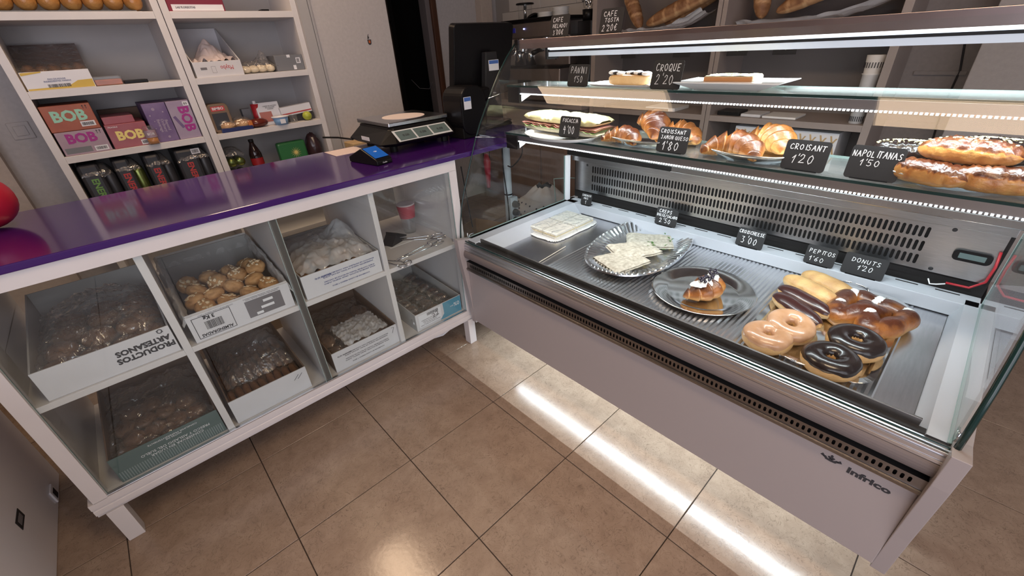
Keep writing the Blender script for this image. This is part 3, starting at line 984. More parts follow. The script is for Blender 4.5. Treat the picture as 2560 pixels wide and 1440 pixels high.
S1, S2, ST, SW = 0.9722, 1.1492, 1.3035, 0.5755
card('black chalk price card for the focaccia in front of its sandwich', (1.672, -.388, S1 + .0105), .094, .072, '-x', [('FOCACCIA', .012, .052, .0098, .012, .0018), ("4'00", .020, .014, .016, .026, .0020)], 1)
card('black chalk price card for the ham and cheese croissant', (1.692, -.783, S1), .100, .074, '-x', [('CROISSANT', .006, .056, .0098, .0105, .0016), ('JAMON QUESO', .010, .039, .0085, .010, .0016), ("1'80", .018, .007, .020, .024, .0022)], 2)
card('black chalk price card for the plain croissant, worth 1.20', (1.690, -1.143, S1), .098, .073, '-x', [('CROISANT', .010, .050, .0108, .013, .0018), ("1'20", .020, .018, .018, .020, .0018)], 3)
card('black chalk price card for the napolitanas at the right end', (1.690, -1.283, S1), .100, .074, '-x', [('NAPOLITANAS', .004, .050, .0088, .013, .0017), ("1'50", .022, .030, .014, .013, .0015)], 4)
card('black chalk price card for the panini on the upper glass shelf', (1.705, -.397, S2), .090, .070, '-x', [('PANINI', .010, .042, .014, .020, .0014), ("1'50", .028, .014, .014, .019, .0014)], 5)
card('black chalk price card for the croque on the upper glass shelf', (1.700, -.733, S2), .096, .078, '-x', [('CROQUE', .010, .050, .0135, .018, .0018), ("2'20", .014, .014, .018, .026, .0015)], 6)
card('tall black chalk card for iced coffee standing on the steel top', (1.805, -.222, ST), .092, .072, '-x', [('CAFE', .012, .050, .013, .014, .0017), ('HELADO!', .014, .031, .0105, .012, .0017), ("3'00€", .018, .008, .0115, .016, .0017)], 7)
card('tall black chalk card for coffee with toast standing on the steel top', (1.805, -.452, ST), .092, .074, '-x', [('CAFE', .012, .051, .014, .014, .0017), ('TOSTA', .020, .034, .0115, .012, .0017), ("2'20€", .012, .008, .014, .018, .0017)], 8)
card('small black chalk card for mini sandwiches at the back left of the deck', (2.050, -.185, SW), .064, .058, '-x', [('SANDWICH', .005, .044, .0072, .009, .0013), ('MINIS', .016, .030, .007, .009, .0013), ("1", .026, .008, .014, .016, .0015)], 9)
card('black chalk price card for the crepes behind the foil platter', (2.050, -.614, SW), .098, .074, '-x', [('CREPS', .012, .054, .012, .013, .0020), ('DULCE/SALADO', .005, .038, .0078, .010, .0019), ("2'50", .020, .012, .016, .018, .0019)], 10)
card('black chalk price card for the filled croissant behind the round plate', (2.050, -.958, SW), .096, .070, '-x', [('CROISCHEESE', .004, .050, .0086, .012, .0019), ("3'00", .018, .014, .017, .024, .0019)], 11)
card('dark chalk price card for the pepitos behind the steel tray', (2.050, -1.186, SW), .088, .066, '-x', [('PEPITOS', .008, .040, .012, .013, .0015), ("1'60", .014, .012, .016, .016, .0015)], 12)
card('black chalk price card for the donuts behind the steel tray', (2.050, -1.307, SW), .112, .070, '-x', [('DONUTS', .020, .044, .013, .013, .0015), ("1'20", .040, .020, .015, .015, .0015)], 13)


# ------------------------------------------------------------------ pastry builders
def crescent(R, A, r0, ridges=7, squash=0.85, taper=1.7, dark=0.30, pale=0.75, seed=0, cut=0.0, n=64, k=22):
    """croissant body: arc of radius R over +-A, overlapping rolls along it"""
    rnd = random.Random(seed)
    ph = rnd.uniform(-.3, .3)
    amp = 0.34
    def P(a, b):
        t = 2 * a - 1
        th = t * A
        u = abs(t) * ridges / 2 + ph
        step = 1 + amp * ((1 - (u % 1.0)) - .5)
        env = max(0.0, 1 - abs(t) ** taper) ** .62
        r = r0 * (0.10 + .9 * env) * step
        if abs(t) > .999:
            r = r0 * .02
        q = 2 * PI * b
        rr = r * (1 + .05 * nz(a * 9, math.cos(q) * 2, math.sin(q) * 2 + seed))
        rad = R + rr * math.cos(q) * 1.08
        z = r0 * squash * .86 + rr * math.sin(q) * squash - (r0 - r) * .55
        return (rad * math.sin(th), rad * math.cos(th) - R, max(z, 0.001))
    def T(a, b):
        t = 2 * a - 1
        u = (abs(t) * ridges / 2 + ph) % 1.0
        up = math.sin(2 * PI * b)
        tn = .62 - .34 * max(0, up) - .10 * (1 - u) * (up > -.2)
        if u > .84:
            tn += .34
        if up < -.1:
            tn = .72
        return max(.05, min(1, tn + (dark - .30) + .1 * nz(a * 30, b * 12, seed)))
    return MB().grid(P, n, k, cv=True, tone=T)


def torus(mb, R, r, z0, sq=0.85, n=36, k=14, jit=.02, seed=0, a0=0.0, a1=1.0, tone=None, puff=0.0):
    def P(a, b):
        th, q = 2 * PI * a, 2 * PI * (a0 + (a1 - a0) * b)
        rr = (r + puff) * (1 + jit * nz(math.cos(th) * 2, math.sin(th) * 2, seed))
        d = R + rr * math.cos(q)
        return (d * math.cos(th), d * math.sin(th), z0 + rr * math.sin(q) * sq)
    return mb.grid(P, n, k, cu=True, cv=(a1 - a0 > .999), tone=tone)


def donut(lab, loc, R, r, ic, group, rot=(0, 0, 0), dough='dough', rim=.26):
    t = thing('donut', lab, 'donut', loc, rot=rot, group=group)
    torus(MB(), R, r, r * .85, .95, seed=loc[1] * 10, tone=lambda a, b: .45 + .35 * (abs(((b + .25) % 1) - .5) < .07) + .1 * nz(a * 9, b * 4)).build('dough_ring', dough, t, smooth=True)
    mb = MB()
    sd = loc[0] * 31
    def P(a, b):
        th = 2 * PI * a
        lo = .045 + .05 * nz(math.cos(th) * 2.4, math.sin(th) * 2.4, sd)
        hi = .5 - lo - .01
        q = 2 * PI * (lo + (hi - lo) * b)
        e = .0022 * min(1, min(b, 1 - b) * 9)
        rr = r * (1 + .02 * nz(math.cos(th) * 2, math.sin(th) * 2, loc[1] * 10)) + e
        d = R + rr * math.cos(q)
        return (d * math.cos(th), d * math.sin(th), r * .85 + rr * math.sin(q) * .95)
    mb.grid(P, 40, 14, cu=True)
    mb.build('icing', ic, t, smooth=True)
    return t


def eclair(lab, loc, L, w, rz, ic, group, rot=None):
    t = thing('eclair', lab, 'pastry', loc, rz=rz, group=group, rot=rot)
    def env(s):
        return max(.001, 1 - abs(s) ** 3.4) ** .5
    def P(a, b):
        s = 2 * a - 1
        q = 2 * PI * b
        e = env(s) * (1 + .05 * nz(s * 4, q, loc[1] * 9))
        return (s * L / 2, w * .5 * e * math.cos(q), max(.0005, w * .42 + w * .42 * e * math.sin(q)))
    MB().grid(P, 30, 18, cv=True, tone=lambda a, b: .38 + .35 * (math.sin(2 * PI * b) < .1) + .15 * nz(a * 8, b * 5, loc[0] * 7)).build('bun', 'dough', t, smooth=True)
    if ic:
        def Q(a, b):
            s = (2 * a - 1) * .95
            q = PI * (.08 + .84 * b) + .12 * nz(s * 5, b * 3, 5)
            e = env(s) * 1.035
            return (s * L / 2, w * .5 * e * math.cos(q), w * .42 + w * .44 * e * math.sin(q) + .001)
        MB().grid(Q, 30, 12).build('chocolate_coating', ic, t, smooth=True)
    return t


def plate_round(name, lab, loc, r, h, mt, cat='plate', rim=.3, group=None, sx=1, sy=1, rz=0):
    t = thing(name, lab, cat, loc, rz=rz, group=group)
    p = [(0.0001, .0015), (r * (1 - rim) * .96, .0015), (r * (1 - rim), .003), (r * .86, h * .75), (r * .975, h), (r, h * 1.05), (r * 1.0, h * .92), (r * .86, h * .55), (r * (1 - rim), 0), (0.0001, 0)]
    MB().lathe(p, 56, sx=sx, sy=sy).build('plate_body', mt, t, smooth=True)
    return t


# ------------------------------------------------------------------ on the deck of the display
DZ = 0.5302
# mini sandwiches under film on a white paper tray
t = thing('sandwich_pack', 'white crustless mini sandwiches wrapped in film on a paper tray', 'sandwiches', (1.845, -.207, DZ + .0005), rz=-.0)
pts = []
W2, H2 = .160, .105
for k in range(96):
    a = 2 * PI * k / 96
    c, s = math.cos(a), math.sin(a)
    rx = W2 * (abs(c) ** .32) * (1 if c > 0 else -1)
    ry = H2 * (abs(s) ** .32) * (1 if s > 0 else -1)
    w = 1 + .022 * math.cos(a * 34)
    pts.append((rx * w, ry * w))
MB().prism(pts, 0, .002, 'z').build('paper_tray', 'paper', t)
for i, (x, y) in enumerate(((-.068, -.044), (.068, -.044), (-.068, .044), (.068, .044))):
    for z, m_, h in ((.002, 'sandwich_bread', .011), (.0132, 'cheese', .003), (.0164, 'sandwich_bread', .011)):
        MB().box(x - .064, x + .064, y - .041, y + .041, z, z + h).build('bread_slice' if h > .005 else 'filling', m_, t, bevel=.0025)
def FP(a, b):
    x, y = (a - .5) * .30, (b - .5) * .20
    ed = min(1, min(a, 1 - a) * 12, min(b, 1 - b) * 12)
    z = .0045 + .0250 * ed ** .6 + .002 * nz(x * 40, y * 40, 3)
    return (x, y, z)
MB().grid(FP, 46, 34).build('cling_film', 'film', t, smooth=True)
tag(MB().tube([(0, 0, 0), (.19, .018, .001)], .0016, 6).build('wooden_skewer', mat('pale_stick', (.62, .56, .47), .6), loc=(1.498, -.386, DZ + .002)), 'thin pale wooden stick lying on the steel deck before the mini sandwiches', 'stick')

# foil platter with crepes
t = thing('foil_platter', 'oval aluminium foil platter with a fluted rim under the crepes', 'platter', (1.862, -.617, DZ + .001), rz=math.radians(8))
def flute(a, b):
    th = 2 * PI * a
    A_, B_ = .292, .178
    k = b
    f = [(.0, .002), (.60, .002), (.70, .003), (.84, .015), (.955, .026), (1.0, .027), (1.01, .022)]
    i = min(5, int(k * 6 * .9999))
    u = k * 6 - i
    rr = f[i][0] * (1 - u) + f[i + 1][0] * u
    z = f[i][1] * (1 - u) + f[i + 1][1] * u
    fl = .0030 * math.cos(th * 62) * max(0, min(1, (rr - .66) * 6)) * (rr < .98)
    n_ = 2.3
    c, s = math.cos(th), math.sin(th)
    q = (abs(c) ** n_ + abs(s) ** n_) ** (-1 / n_)
    return (A_ * rr * c * q, B_ * rr * s * q, z + fl)
MB().grid(flute, 250, 13, cu=True).build('foil_dish', 'foil', t, smooth=False)


def crepe(lab, loc, rz, sz, seed, rot=None):
    t = thing('folded_crepe', lab, 'crepe', loc, rz=rz, group=None)
    def mk(z0, th_, s, m_, nm, ph):
        def P(a, b):
            x = (a - .5) * sz[0] * s
            y = (b - .5) * sz[1] * s * (1 - .25 * a)
            e = min(1, min(a, 1 - a, b, 1 - b) * 7) ** .5
            return (x, y, z0 + th_ * e + .0028 * nz(x * 30, y * 30, seed + ph))
        MB().grid(P, 22, 18).build(nm, m_, t, smooth=True)
    mk(.000, .008, 1.0, 'crepe_mat', 'lower_fold', 0)
    mk(.004, .007, .9, 'cheese', 'filling', 2)
    mk(.008, .010, .97, 'crepe_mat', 'upper_fold', 4)
    rnd = random.Random(seed)
    for i in range(6):
        a = rnd.uniform(0, 2 * PI)
        lx, ly = rnd.uniform(.30, .52) * sz[0], rnd.uniform(-.4, .4) * sz[1]
        mb = MB()
        mb.T = Matrix.Translation((lx, ly, .016)) @ Matrix.Rotation(a, 4, 'Z') @ Matrix.Rotation(rnd.uniform(-.5, .5), 4, 'X')
        mb.add([(-.011, 0, 0), (0, -.004, .002), (.011, 0, -.001), (0, .004, .003)], [(0, 1, 2, 3)])
        mb.build('herb_leaf', 'leaf', t)
    return t


crepe('folded crepe at the front left of the foil platter', (1.705, -.640, DZ + .012), math.radians(-20), (.175, .160), 1)
crepe('folded crepe in the middle of the foil platter with herbs', (1.805, -.628, DZ + .018), math.radians(-30), (.185, .155), 2)
crepe('speckled folded crepe at the back right of the foil platter', (1.925, -.622, DZ + .013), math.radians(-55), (.185, .150), 3)

# round mirror plate with the filled croissant
plate_round('round_silver_plate', 'shiny round silver plate under the filled croissant', (1.706, -.955, DZ + .0005), .163, .014, 'steel_mirror', rim=.30)
t = thing('filled_croissant', 'croissant filled with white cream and dark berries on the round silver plate', 'croissant', (1.690, -.978, DZ + .0045), rz=math.radians(176))
crescent(.072, 1.2, .040, 7, .80, seed=5, dark=.28).build('croissant_crust', 'pastry', t, smooth=True)
rnd = random.Random(3)
def CF(a, b):
    th = -1.0 + 2.0 * a
    q = PI * b
    w = .019 * (1 - abs(2 * a - 1) ** 3) ** .5 * (1 + .35 * nz(a * 14, b * 3, 2)) if 0 < a < 1 else .001
    R = .074 + w * math.cos(q)
    return (R * math.sin(th), R * math.cos(th) - .072, .052 + w * .75 * math.sin(q) + .003 * nz(a * 20, b * 9, 5))
MB().grid(CF, 44, 12).build('cream_filling', 'cream', t, smooth=True)
for i in range(34):
    a = -0.75 + 1.4 * rnd.random()
    R = .074 + rnd.uniform(-.013, .011)
    MB().ball((R * math.sin(a), R * math.cos(a) - .072, .071 + rnd.uniform(-.004, .004)), (.0055, .0055, .0042), 8, 6, fn=lambda d: 1 + .25 * nz(d.x * 3, d.y * 3, d.z * 3)).build('berry', 'berry', t, smooth=True)

# steel tray with donuts, eclairs and the pretzel
t = thing('steel_tray', 'long rounded stainless steel tray with wire handles holding the donuts', 'tray', (1.774, -1.300, DZ + .0005))
hx, hy = .262, .152
TI = rrect(hx * 2 - .05, hy * 2 - .05, .05, 8)
TM = rrect(hx * 2 - .03, hy * 2 - .03, .055, 8)
TO = rrect(hx * 2, hy * 2, .065, 8)
n = len(TI)
vs = [(p[0], p[1], .0012) for p in TI] + [(p[0], p[1], .013) for p in TM] + [(p[0], p[1], .0145) for p in TO] + [(p[0], p[1], .012) for p in TO]
fs = [tuple(range(n))] + [(r * n + i, r * n + (i + 1) % n, (r + 1) * n + (i + 1) % n, (r + 1) * n + i) for r in range(3) for i in range(n)]
MB().add(vs, fs).build('tray_body', 'steel_mirror', t, smooth=False, weld=True)
for sx_ in (-1, 1):
    MB().tube([(sx_ * (hx - .012), -.045, .014), (sx_ * (hx + .004), -.04, .018), (sx_ * (hx + .012), 0, .02), (sx_ * (hx + .004), .04, .018), (sx_ * (hx - .012), .045, .014)], .0022, 8).build('tray_handle', 'chrome', t, smooth=True)
TZ = DZ + .0022
donut('pale glazed donut lying flat at the front of the tray', (1.550, -1.210, TZ), .036, .0265, 'glaze', None)
donut('pale glazed donut leaning on the one in front of it', (1.628, -1.238, TZ + .013), .036, .0255, 'glaze', None, rot=(.05, -.18, .4))
donut('chocolate donut nearest the front right corner of the tray', (1.552, -1.358, TZ), .038, .0275, 'chocolate', None)
donut('chocolate donut between the front one and the pretzel', (1.668, -1.382, TZ + .005), .038, .0275, 'chocolate', None, rot=(-.03, -.06, 1))
eclair('chocolate coated long bun nearest the pale donuts', (1.742, -1.222, TZ), .185, .058, math.radians(-124), 'chocolate_red', None)
eclair('chocolate coated long bun in the middle of the row', (1.812, -1.222, TZ), .185, .056, math.radians(-116), 'chocolate_red', None)
eclair('plain golden long bun beside the chocolate ones', (1.888, -1.215, TZ), .185, .066, math.radians(-114), None, None)
eclair('plain golden long bun at the back of the tray', (1.958, -1.245, TZ), .175, .066, math.radians(-112), None, None)
# sugared puff pretzel
t = thing('sugared_pretzel', 'large glazed pretzel dusted with white sugar on the steel tray', 'pretzel', (1.83, -1.368, TZ), rz=math.radians(-12))
N = 84
pts = []
for i in range(N):
    u = i / (N - 1)
    # a smooth pretzel curve: two crossing arms inside a wide ring
    th = 2 * PI * (u - .5)
    x = .105 * math.cos(th) - .012 * math.cos(3 * th)
    y = .066 * math.sin(th) + .020 * math.sin(2 * th)
    if abs(u - .5) > .33:
        s = (abs(u - .5) - .33) / .17
        sg = 1 if u > .5 else -1
        x0 = .105 * math.cos(2 * PI * .33) - .012 * math.cos(6 * PI * .33)
        y0 = (.066 * math.sin(2 * PI * .33) + .020 * math.sin(4 * PI * .33)) * sg
        x = x0 + (.070 - x0) * s
        y = y0 * (1 - 1.9 * s)
    pts.append((x, y, .024 + .014 * max(0, 1 - abs(abs(u - .5) - .42) * 14)))
def pr_(t_):
    e = min(1, min(t_, 1 - t_) * 12 + .35)
    return .0285 * e * (1 + .10 * math.sin(t_ * 58) + .06 * nz(t_ * 30, 2))
pz = MB().tube(pts, pr_, 18)
pz.t = [max(.08, min(.8, .62 - (v[2] - .02) * 16 + .30 * nz(v[0] * 30, v[1] * 30, v[2] * 20))) for v in pz.v]
pz.build('pretzel_dough', 'pastry', t, smooth=True)
for i in range(7):
    k = (9, 20, 31, 42, 52, 63, 74)[i]
    p = pts[k]
    mb = MB()
    def SP(a, b, p=p, i=i):
        x, y = (a - .5) * .044, (b - .5) * .030
        e = min(1, min(a, 1 - a, b, 1 - b) * 4 + nz(a * 9, b * 9, i))
        return (p[0] + x, p[1] + y, p[2] + .0250 + .006 * max(-.8, e) - (x * x + y * y) * 20)
    mb.grid(SP, 12, 10)
    mb.build('sugar_dusting', 'sugar', t, smooth=True)

# ------------------------------------------------------------------ lower glass shelf
plate_round('white_oval_plate', 'flat white oval plate under the focaccia sandwich', (1.712, -.318, S1), .165, .012, 'porcelain', rim=.12, sx=.66, sy=1.0)
t = thing('focaccia_sandwich', 'large focaccia sandwich with ham, cheese and lettuce on the white oval plate', 'sandwich', (1.764, -.300, S1 + .008), rz=math.radians(86))
def slab(L, Wd, z0, h, seed, dimple=0.0):
    def P(a, b):
        q = 2 * PI * b
        s = 2 * a - 1
        e = max(.02, 1 - abs(s) ** 7) ** .5
        c, sn = math.cos(q), math.sin(q)
        yy = Wd / 2 * (abs(c) ** .45) * (1 if c > 0 else -1) * (.86 + .14 * e)
        zz = h / 2 * (abs(sn) ** .6) * (1 if sn > 0 else -1) * e
        if dimple and sn > .2:
            zz += .004 * nz(s * 9, yy * 60, seed) - dimple * max(0, nz(s * 7, yy * 45, seed + 3) - .15) * 3
        return (s * L / 2, yy + .003 * nz(s * 6, q, seed), z0 + h / 2 + zz)
    return MB().grid(P, 60, 22, cv=True)
slab(.40, .105, 0, .022, 1).build('bottom_bread', 'crumb_bread', t, smooth=True)
slab(.39, .112, .034, .036, 4, .008).build('top_bread', 'focaccia_top', t, smooth=True)
def frill(nm, z0, m_, amp, seed, inset=0.0):
    def P(a, b):
        x = (a - .5) * .40
        y = (b - .5) * (.118 - inset)
        ed = abs(b - .5) * 2
        return (x, y, z0 + amp * ed ** 3 * nz(x * 40, b * 3, seed) - .004 * ed ** 4)
    MB().grid(P, 90, 9).build(nm, m_, t, smooth=True)
frill('lettuce', .0245, 'lettuce', .010, 2, -.004)
frill('ham_slice', .0285, 'ham', .007, 5, .0)
frill('cheese_slice', .0315, 'cheese', .003, 7, .008)
frill('ham_slice', .0345, mat('ham_pink', (.50, .24, .20), .4), .006, 9, .004)


def oval_tray(lab, loc, a, b, rz):
    return plate_round('oval_steel_dish', lab, loc, a, .025, 'dish_steel', cat='dish', rim=.26, sx=b / a, sy=1.0, rz=rz)


oval_tray('oval mirror steel dish with a rolled rim under the ham croissants', (1.772, -.650, S1), .158, .092, 0)
oval_tray('oval mirror steel dish with a rolled rim under the plain croissants', (1.760, -1.000, S1), .140, .090, 0)
oval_tray('large mirror steel dish under the napolitanas at the right end', (1.775, -1.415, S1), .145, .105, 0)


def croissant(lab, loc, rz, R, A, r0, seed, dark=.3, rot=None, group=None):
    t = thing('croissant', lab, 'croissant', loc, rz=rz, rot=rot, group=group)
    crescent(R, A, r0, 7, .85, seed=seed, dark=dark).build('crust', 'pastry', t, smooth=True)
    return t


PZ = S1 + .0045
croissant('small browned croissant lying lowest at the front of the ham croissant dish', (1.730, -.590, PZ), math.radians(-92), .072, 1.15, .032, 1, .24)
croissant('shiny brown croissant leaning on top of the ham croissant dish', (1.800, -.655, PZ + .034), 0, .060, 1.15, .040, 2, .22, rot=(.10, .35, math.radians(-120)))
croissant('golden croissant lying at the right of the ham croissant dish', (1.815, -.745, PZ), math.radians(-75), .070, 1.1, .040, 3, .40)
croissant('golden brown croissant at the front of the plain croissant dish', (1.735, -.958, PZ), math.radians(-93), .082, 1.15, .040, 4, .30)
croissant('bright golden croissant at the back of the plain croissant dish', (1.835, -1.015, PZ + .006), math.radians(-110), .075, 1.12, .042, 6, .48)


def napolitana(lab, loc, L, w, h, rz, m_, seed, nuts=0, rot=None):
    t = thing('napolitana', lab, 'pastry', loc, rz=rz, rot=rot)
    def P(a, b):
        s = 2 * a - 1
        q = 2 * PI * b
        c, sn = math.cos(q), math.sin(q)
        e = max(.001, 1 - abs(s) ** 3.2) ** .5
        g = (1 + .045 * nz(s * 6, sn * 4, seed)) - .06 * math.exp(-((abs(s) - .62) / .05) ** 2)
        yy = w / 2 * (abs(c) ** .7) * (1 if c > 0 else -1) * (.35 + .65 * e) * g
        zz = h / 2 * (abs(sn) ** .8) * (1 if sn > 0 else -1) * e * g
        if sn > .3:
            zz += (.0030 * math.sin(yy * 380 + 4 * nz(s * 9, yy * 60, seed)) + .004 * nz(s * 14, yy * 80, seed)) * e
        return (s * L / 2, yy, h / 2 + zz)
    def T(a, b):
        sn = math.sin(2 * PI * b)
        return (.20 if sn > .35 else (.62 if sn > -.5 else .75)) + .12 * nz(a * 14, b * 9, seed)
    MB().grid(P, 46, 40, cv=True, tone=T).build('puff_body', m_, t, smooth=True)
    if nuts:
        rnd = random.Random(seed)
        mb = MB()
        for i in range(nuts):
            x, y = rnd.gauss(0, L * .20), rnd.gauss(0, w * .17)
            if abs(x) > L * .45 or abs(y) > w * .4:
                continue
            z = h / 2 + h / 2 * (max(.01, 1 - (y / (w / 2)) ** 2) ** .5) * (max(.01, 1 - abs(2 * x / L) ** 3.2) ** .5)
            mb.ball((x, y, z + .0012), (.0032, .0022, .0017), 6, 4)
        o = mb.build('chopped_nuts', 'almond_yellow', t)
        o['kind'] = 'stuff'
    return t


napolitana('brown napolitana lying lowest at the front left of the right end dish', (1.708, -1.375, PZ), .155, .070, .046, math.radians(-112), 'pastry', 1)
napolitana('brown napolitana lying at the front right corner of the right end dish', (1.708, -1.485, PZ), .150, .075, .050, math.radians(-84), 'pastry', 2)
napolitana('brown napolitana resting across the top of the pile', (1.752, -1.425, PZ + .040), .165, .080, .050, math.radians(-98), 'pastry', 3, 40)
napolitana('chocolate coated napolitana with nuts at the back left of the right end dish', (1.840, -1.322, PZ + .010), .150, .075, .052, math.radians(-82), 'chocolate', 4, 130)
napolitana('chocolate coated napolitana with nuts at the back right of the right end dish', (1.842, -1.462, PZ + .028), .150, .078, .052, math.radians(-95), 'chocolate', 5, 150)

# ------------------------------------------------------------------ upper glass shelf
t = thing('paper_plate', 'white scalloped paper plate under the chocolate cream toast', 'plate', (1.772, -.575, S2), rz=0)
pts = []
for k in range(80):
    a = 2 * PI * k / 80
    c, s = math.cos(a), math.sin(a)
    w = 1 + .02 * math.cos(a * 26)
    pts.append((.072 * (abs(c) ** .5) * (1 if c > 0 else -1) * w, .150 * (abs(s) ** .5) * (1 if s > 0 else -1) * w))
vs = [(p[0] * .86, p[1] * .9, .0015) for p in pts] + [(p[0], p[1], .009) for p in pts] + [(p[0], p[1], .0078) for p in pts]
n = 80
MB().add(vs, [tuple(range(n))] + [(r * n + i, r * n + (i + 1) % n, (r + 1) * n + (i + 1) % n, (r + 1) * n + i) for r in range(2) for i in range(n)]).build('plate_body', 'paper', t)
t = thing('chocolate_toast', 'long toast topped with chocolate and cream on the paper plate', 'pastry', (1.772, -.570, S2 + .003), rz=math.radians(-90))
def TB(a, b):
    s, q = 2 * a - 1, 2 * PI * b
    c, sn = math.cos(q), math.sin(q)
    e = max(.02, 1 - abs(s) ** 6) ** .5
    return (s * .078, .034 * (abs(c) ** .4) * (1 if c > 0 else -1) * e, .016 + .016 * (abs(sn) ** .5) * (1 if sn > 0 else -1) * e)
MB().grid(TB, 30, 20, cv=True, tone=lambda a, b: .62 if math.sin(2 * PI * b) < .5 else .4).build('bread_base', 'dough', t, smooth=True)
rnd = random.Random(8)
for i in range(9):
    x = -.064 + .016 * i
    MB().ball((x, rnd.uniform(-.010, .010), .033 + rnd.uniform(0, .004)), (.016, .020, .007), 10, 7).build('chocolate_spread' if i % 2 else 'cream_dollop', 'chocolate' if i % 2 else 'cream', t, smooth=True)
t = thing('rectangular_plate', 'white rectangular porcelain plate with flared rim under the square toast', 'plate', (1.772, -.905, S2))
A = [(-.055, -.085), (.055, -.085), (.055, .085), (-.055, .085)]
B = [(-.080, -.142), (.080, -.142), (.080, .142), (-.080, .142)]
vs = [(x, y, .0035) for x, y in A] + [(x, y, .021) for x, y in B] + [(x, y, .0185) for x, y in B] + [(x, y, 0) for x, y in A]
MB().add(vs, [(0, 1, 2, 3), (7, 6, 5, 4)] + [(r * 4 + i, r * 4 + (i + 1) % 4, (r + 1) * 4 + (i + 1) % 4, (r + 1) * 4 + i) for r in range(3) for i in range(4)]).build('plate_body', 'porcelain', t, bevel=.0008)
t = thing('square_toast', 'square toasted sandwich with melted cheese and dark seeds on the rectangular plate', 'sandwich', (1.772, -.900, S2 + .0045), rz=math.radians(3))
for z, m_, s in ((0, 'toast_crust', .066), (.0155, 'toast_crust', .066)):
    b_ = MB().box(-.042, .042, -s, s, z, z + .013).build('bread_slice', 'crumb_bread', t, bevel=.004)
    MB().box(-.0430, -.0415, -s * .96, s * .96, z + .001, z + .012).build('crust_edge', m_, b_)
MB().box(-.043, .043, -.068, .068, .013, .0155).build('cheese_slice', 'cheese', t, bevel=.001)
MB().grid(lambda a, b: ((a - .5) * .080, (b - .5) * .125, .0290 + .0022 * max(0, nz(a * 5, b * 6, 2) + .4)), 20, 26).build('melted_cheese', 'almond_yellow', t, smooth=True)
for i in range(9):
    MB().ball((rnd.uniform(-.012, .012), rnd.uniform(-.02, .015), .0315), (.002, .003, .0012), 6, 4).build('seed', 'leaf', t)
# ------------------------------------------------------------------ boxes on the shelf counter
def carton(lab, x0, x1, y0, y1, z, fh, bh, mo, mi='carton_inner', th=.004, group=None, flap=0.0):
    """open box: low front, higher back, sloping sides"""
    t = thing('pastry_box', lab, 'box', ((x0 + x1) / 2, y0, z), group=group)
    w, d = (x1 - x0) / 2, y1 - y0
    def sheet(nm, pts, a0, a1, ax, m_):
        return MB().prism(pts, a0, a1, ax).build(nm, m_, t)
    MB().box(-w, w, 0, th, 0, fh).build('front_wall', mo, t, bevel=.0008)
    MB().box(-w + th, w - th, d - th, d, 0, bh).build('back_wall', mi, t, bevel=.0008)
    for s in (-1, 1):
        MB().prism([(th, 0), (d, 0), (d, bh), (th, fh)], s * w - (th if s > 0 else 0), s * w + (th if s < 0 else 0), 'x').build('side_wall', mi, t)
    MB().box(-w + th, w - th, th, d - th, 0, th).build('bottom_wall', mi, t)
    return t


def barcode(parent, F, w, h, seed, frame_=True, m_='ink'):
    rnd = random.Random(seed)
    mb = MB()
    x = -w / 2
    while x < w / 2 - .001:
        b = rnd.choice((.0009, .0014, .0022))
        mb.add([F @ Vector(p) for p in ((x, -h / 2, .0003), (x + b, -h / 2, .0003), (x + b, h / 2, .0003), (x, h / 2, .0003))], [(0, 1, 2, 3)])
        x += b + rnd.choice((.0009, .0013))
    o = mb.build('barcode_print', m_, parent)
    return o


def outline(parent, F, w, h, th, m_='ink', nm='printed_frame', z=.0003):
    mb = MB()
    for a, b, c, d in ((-w / 2, w / 2, h / 2 - th, h / 2), (-w / 2, w / 2, -h / 2, -h / 2 + th), (-w / 2, -w / 2 + th, -h / 2 + th, h / 2 - th), (w / 2 - th, w / 2, -h / 2 + th, h / 2 - th)):
        mb.add([F @ Vector(p) for p in ((a, c, z), (b, c, z), (b, d, z), (a, d, z))], [(0, 1, 2, 3)])
    return mb.build(nm, m_, parent)


def patch(parent, F, w, h, m_, nm='printed_panel', z=.0002, cx=0, cy=0):
    mb = MB()
    mb.add([F @ Vector(p) for p in ((cx - w / 2, cy - h / 2, z), (cx + w / 2, cy - h / 2, z), (cx + w / 2, cy + h / 2, z), (cx - w / 2, cy + h / 2, z))], [(0, 1, 2, 3)])
    return mb.build(nm, m_, parent)


def sheetbag(parent, x0, x1, y0, y1, z, dome, amp, seed, m_='film', nm='clear_bag', n=60, tail=None, freq=22):
    """a crumpled sheet of thin plastic lying over the contents"""
    def P(a, b):
        x = x0 + (x1 - x0) * a
        y = y0 + (y1 - y0) * b
        e = min(1, min(a, 1 - a) * 6, min(b, 1 - b) * 6)
        r = abs(nz(x * freq, y * freq, seed)) + .5 * abs(nz(x * freq * 2.1, y * freq * 2.1, seed + 9)) + .25 * nz(x * freq * 5, y * freq * 5, seed + 4)
        zz = z + dome * (e ** .7) * (1 - .35 * ((2 * a - 1) ** 2) - .35 * ((2 * b - 1) ** 2)) + amp * (.75 - r) * 1.25
        if tail:
            d = ((x - tail[0]) ** 2 + (y - tail[1]) ** 2) / tail[2] ** 2
            zz += tail[3] * math.exp(-d)
        return (x + .004 * nz(y * 60, x * 60, seed), y, zz)
    return MB().grid(P, n, n).build(nm, m_, parent, smooth=True)


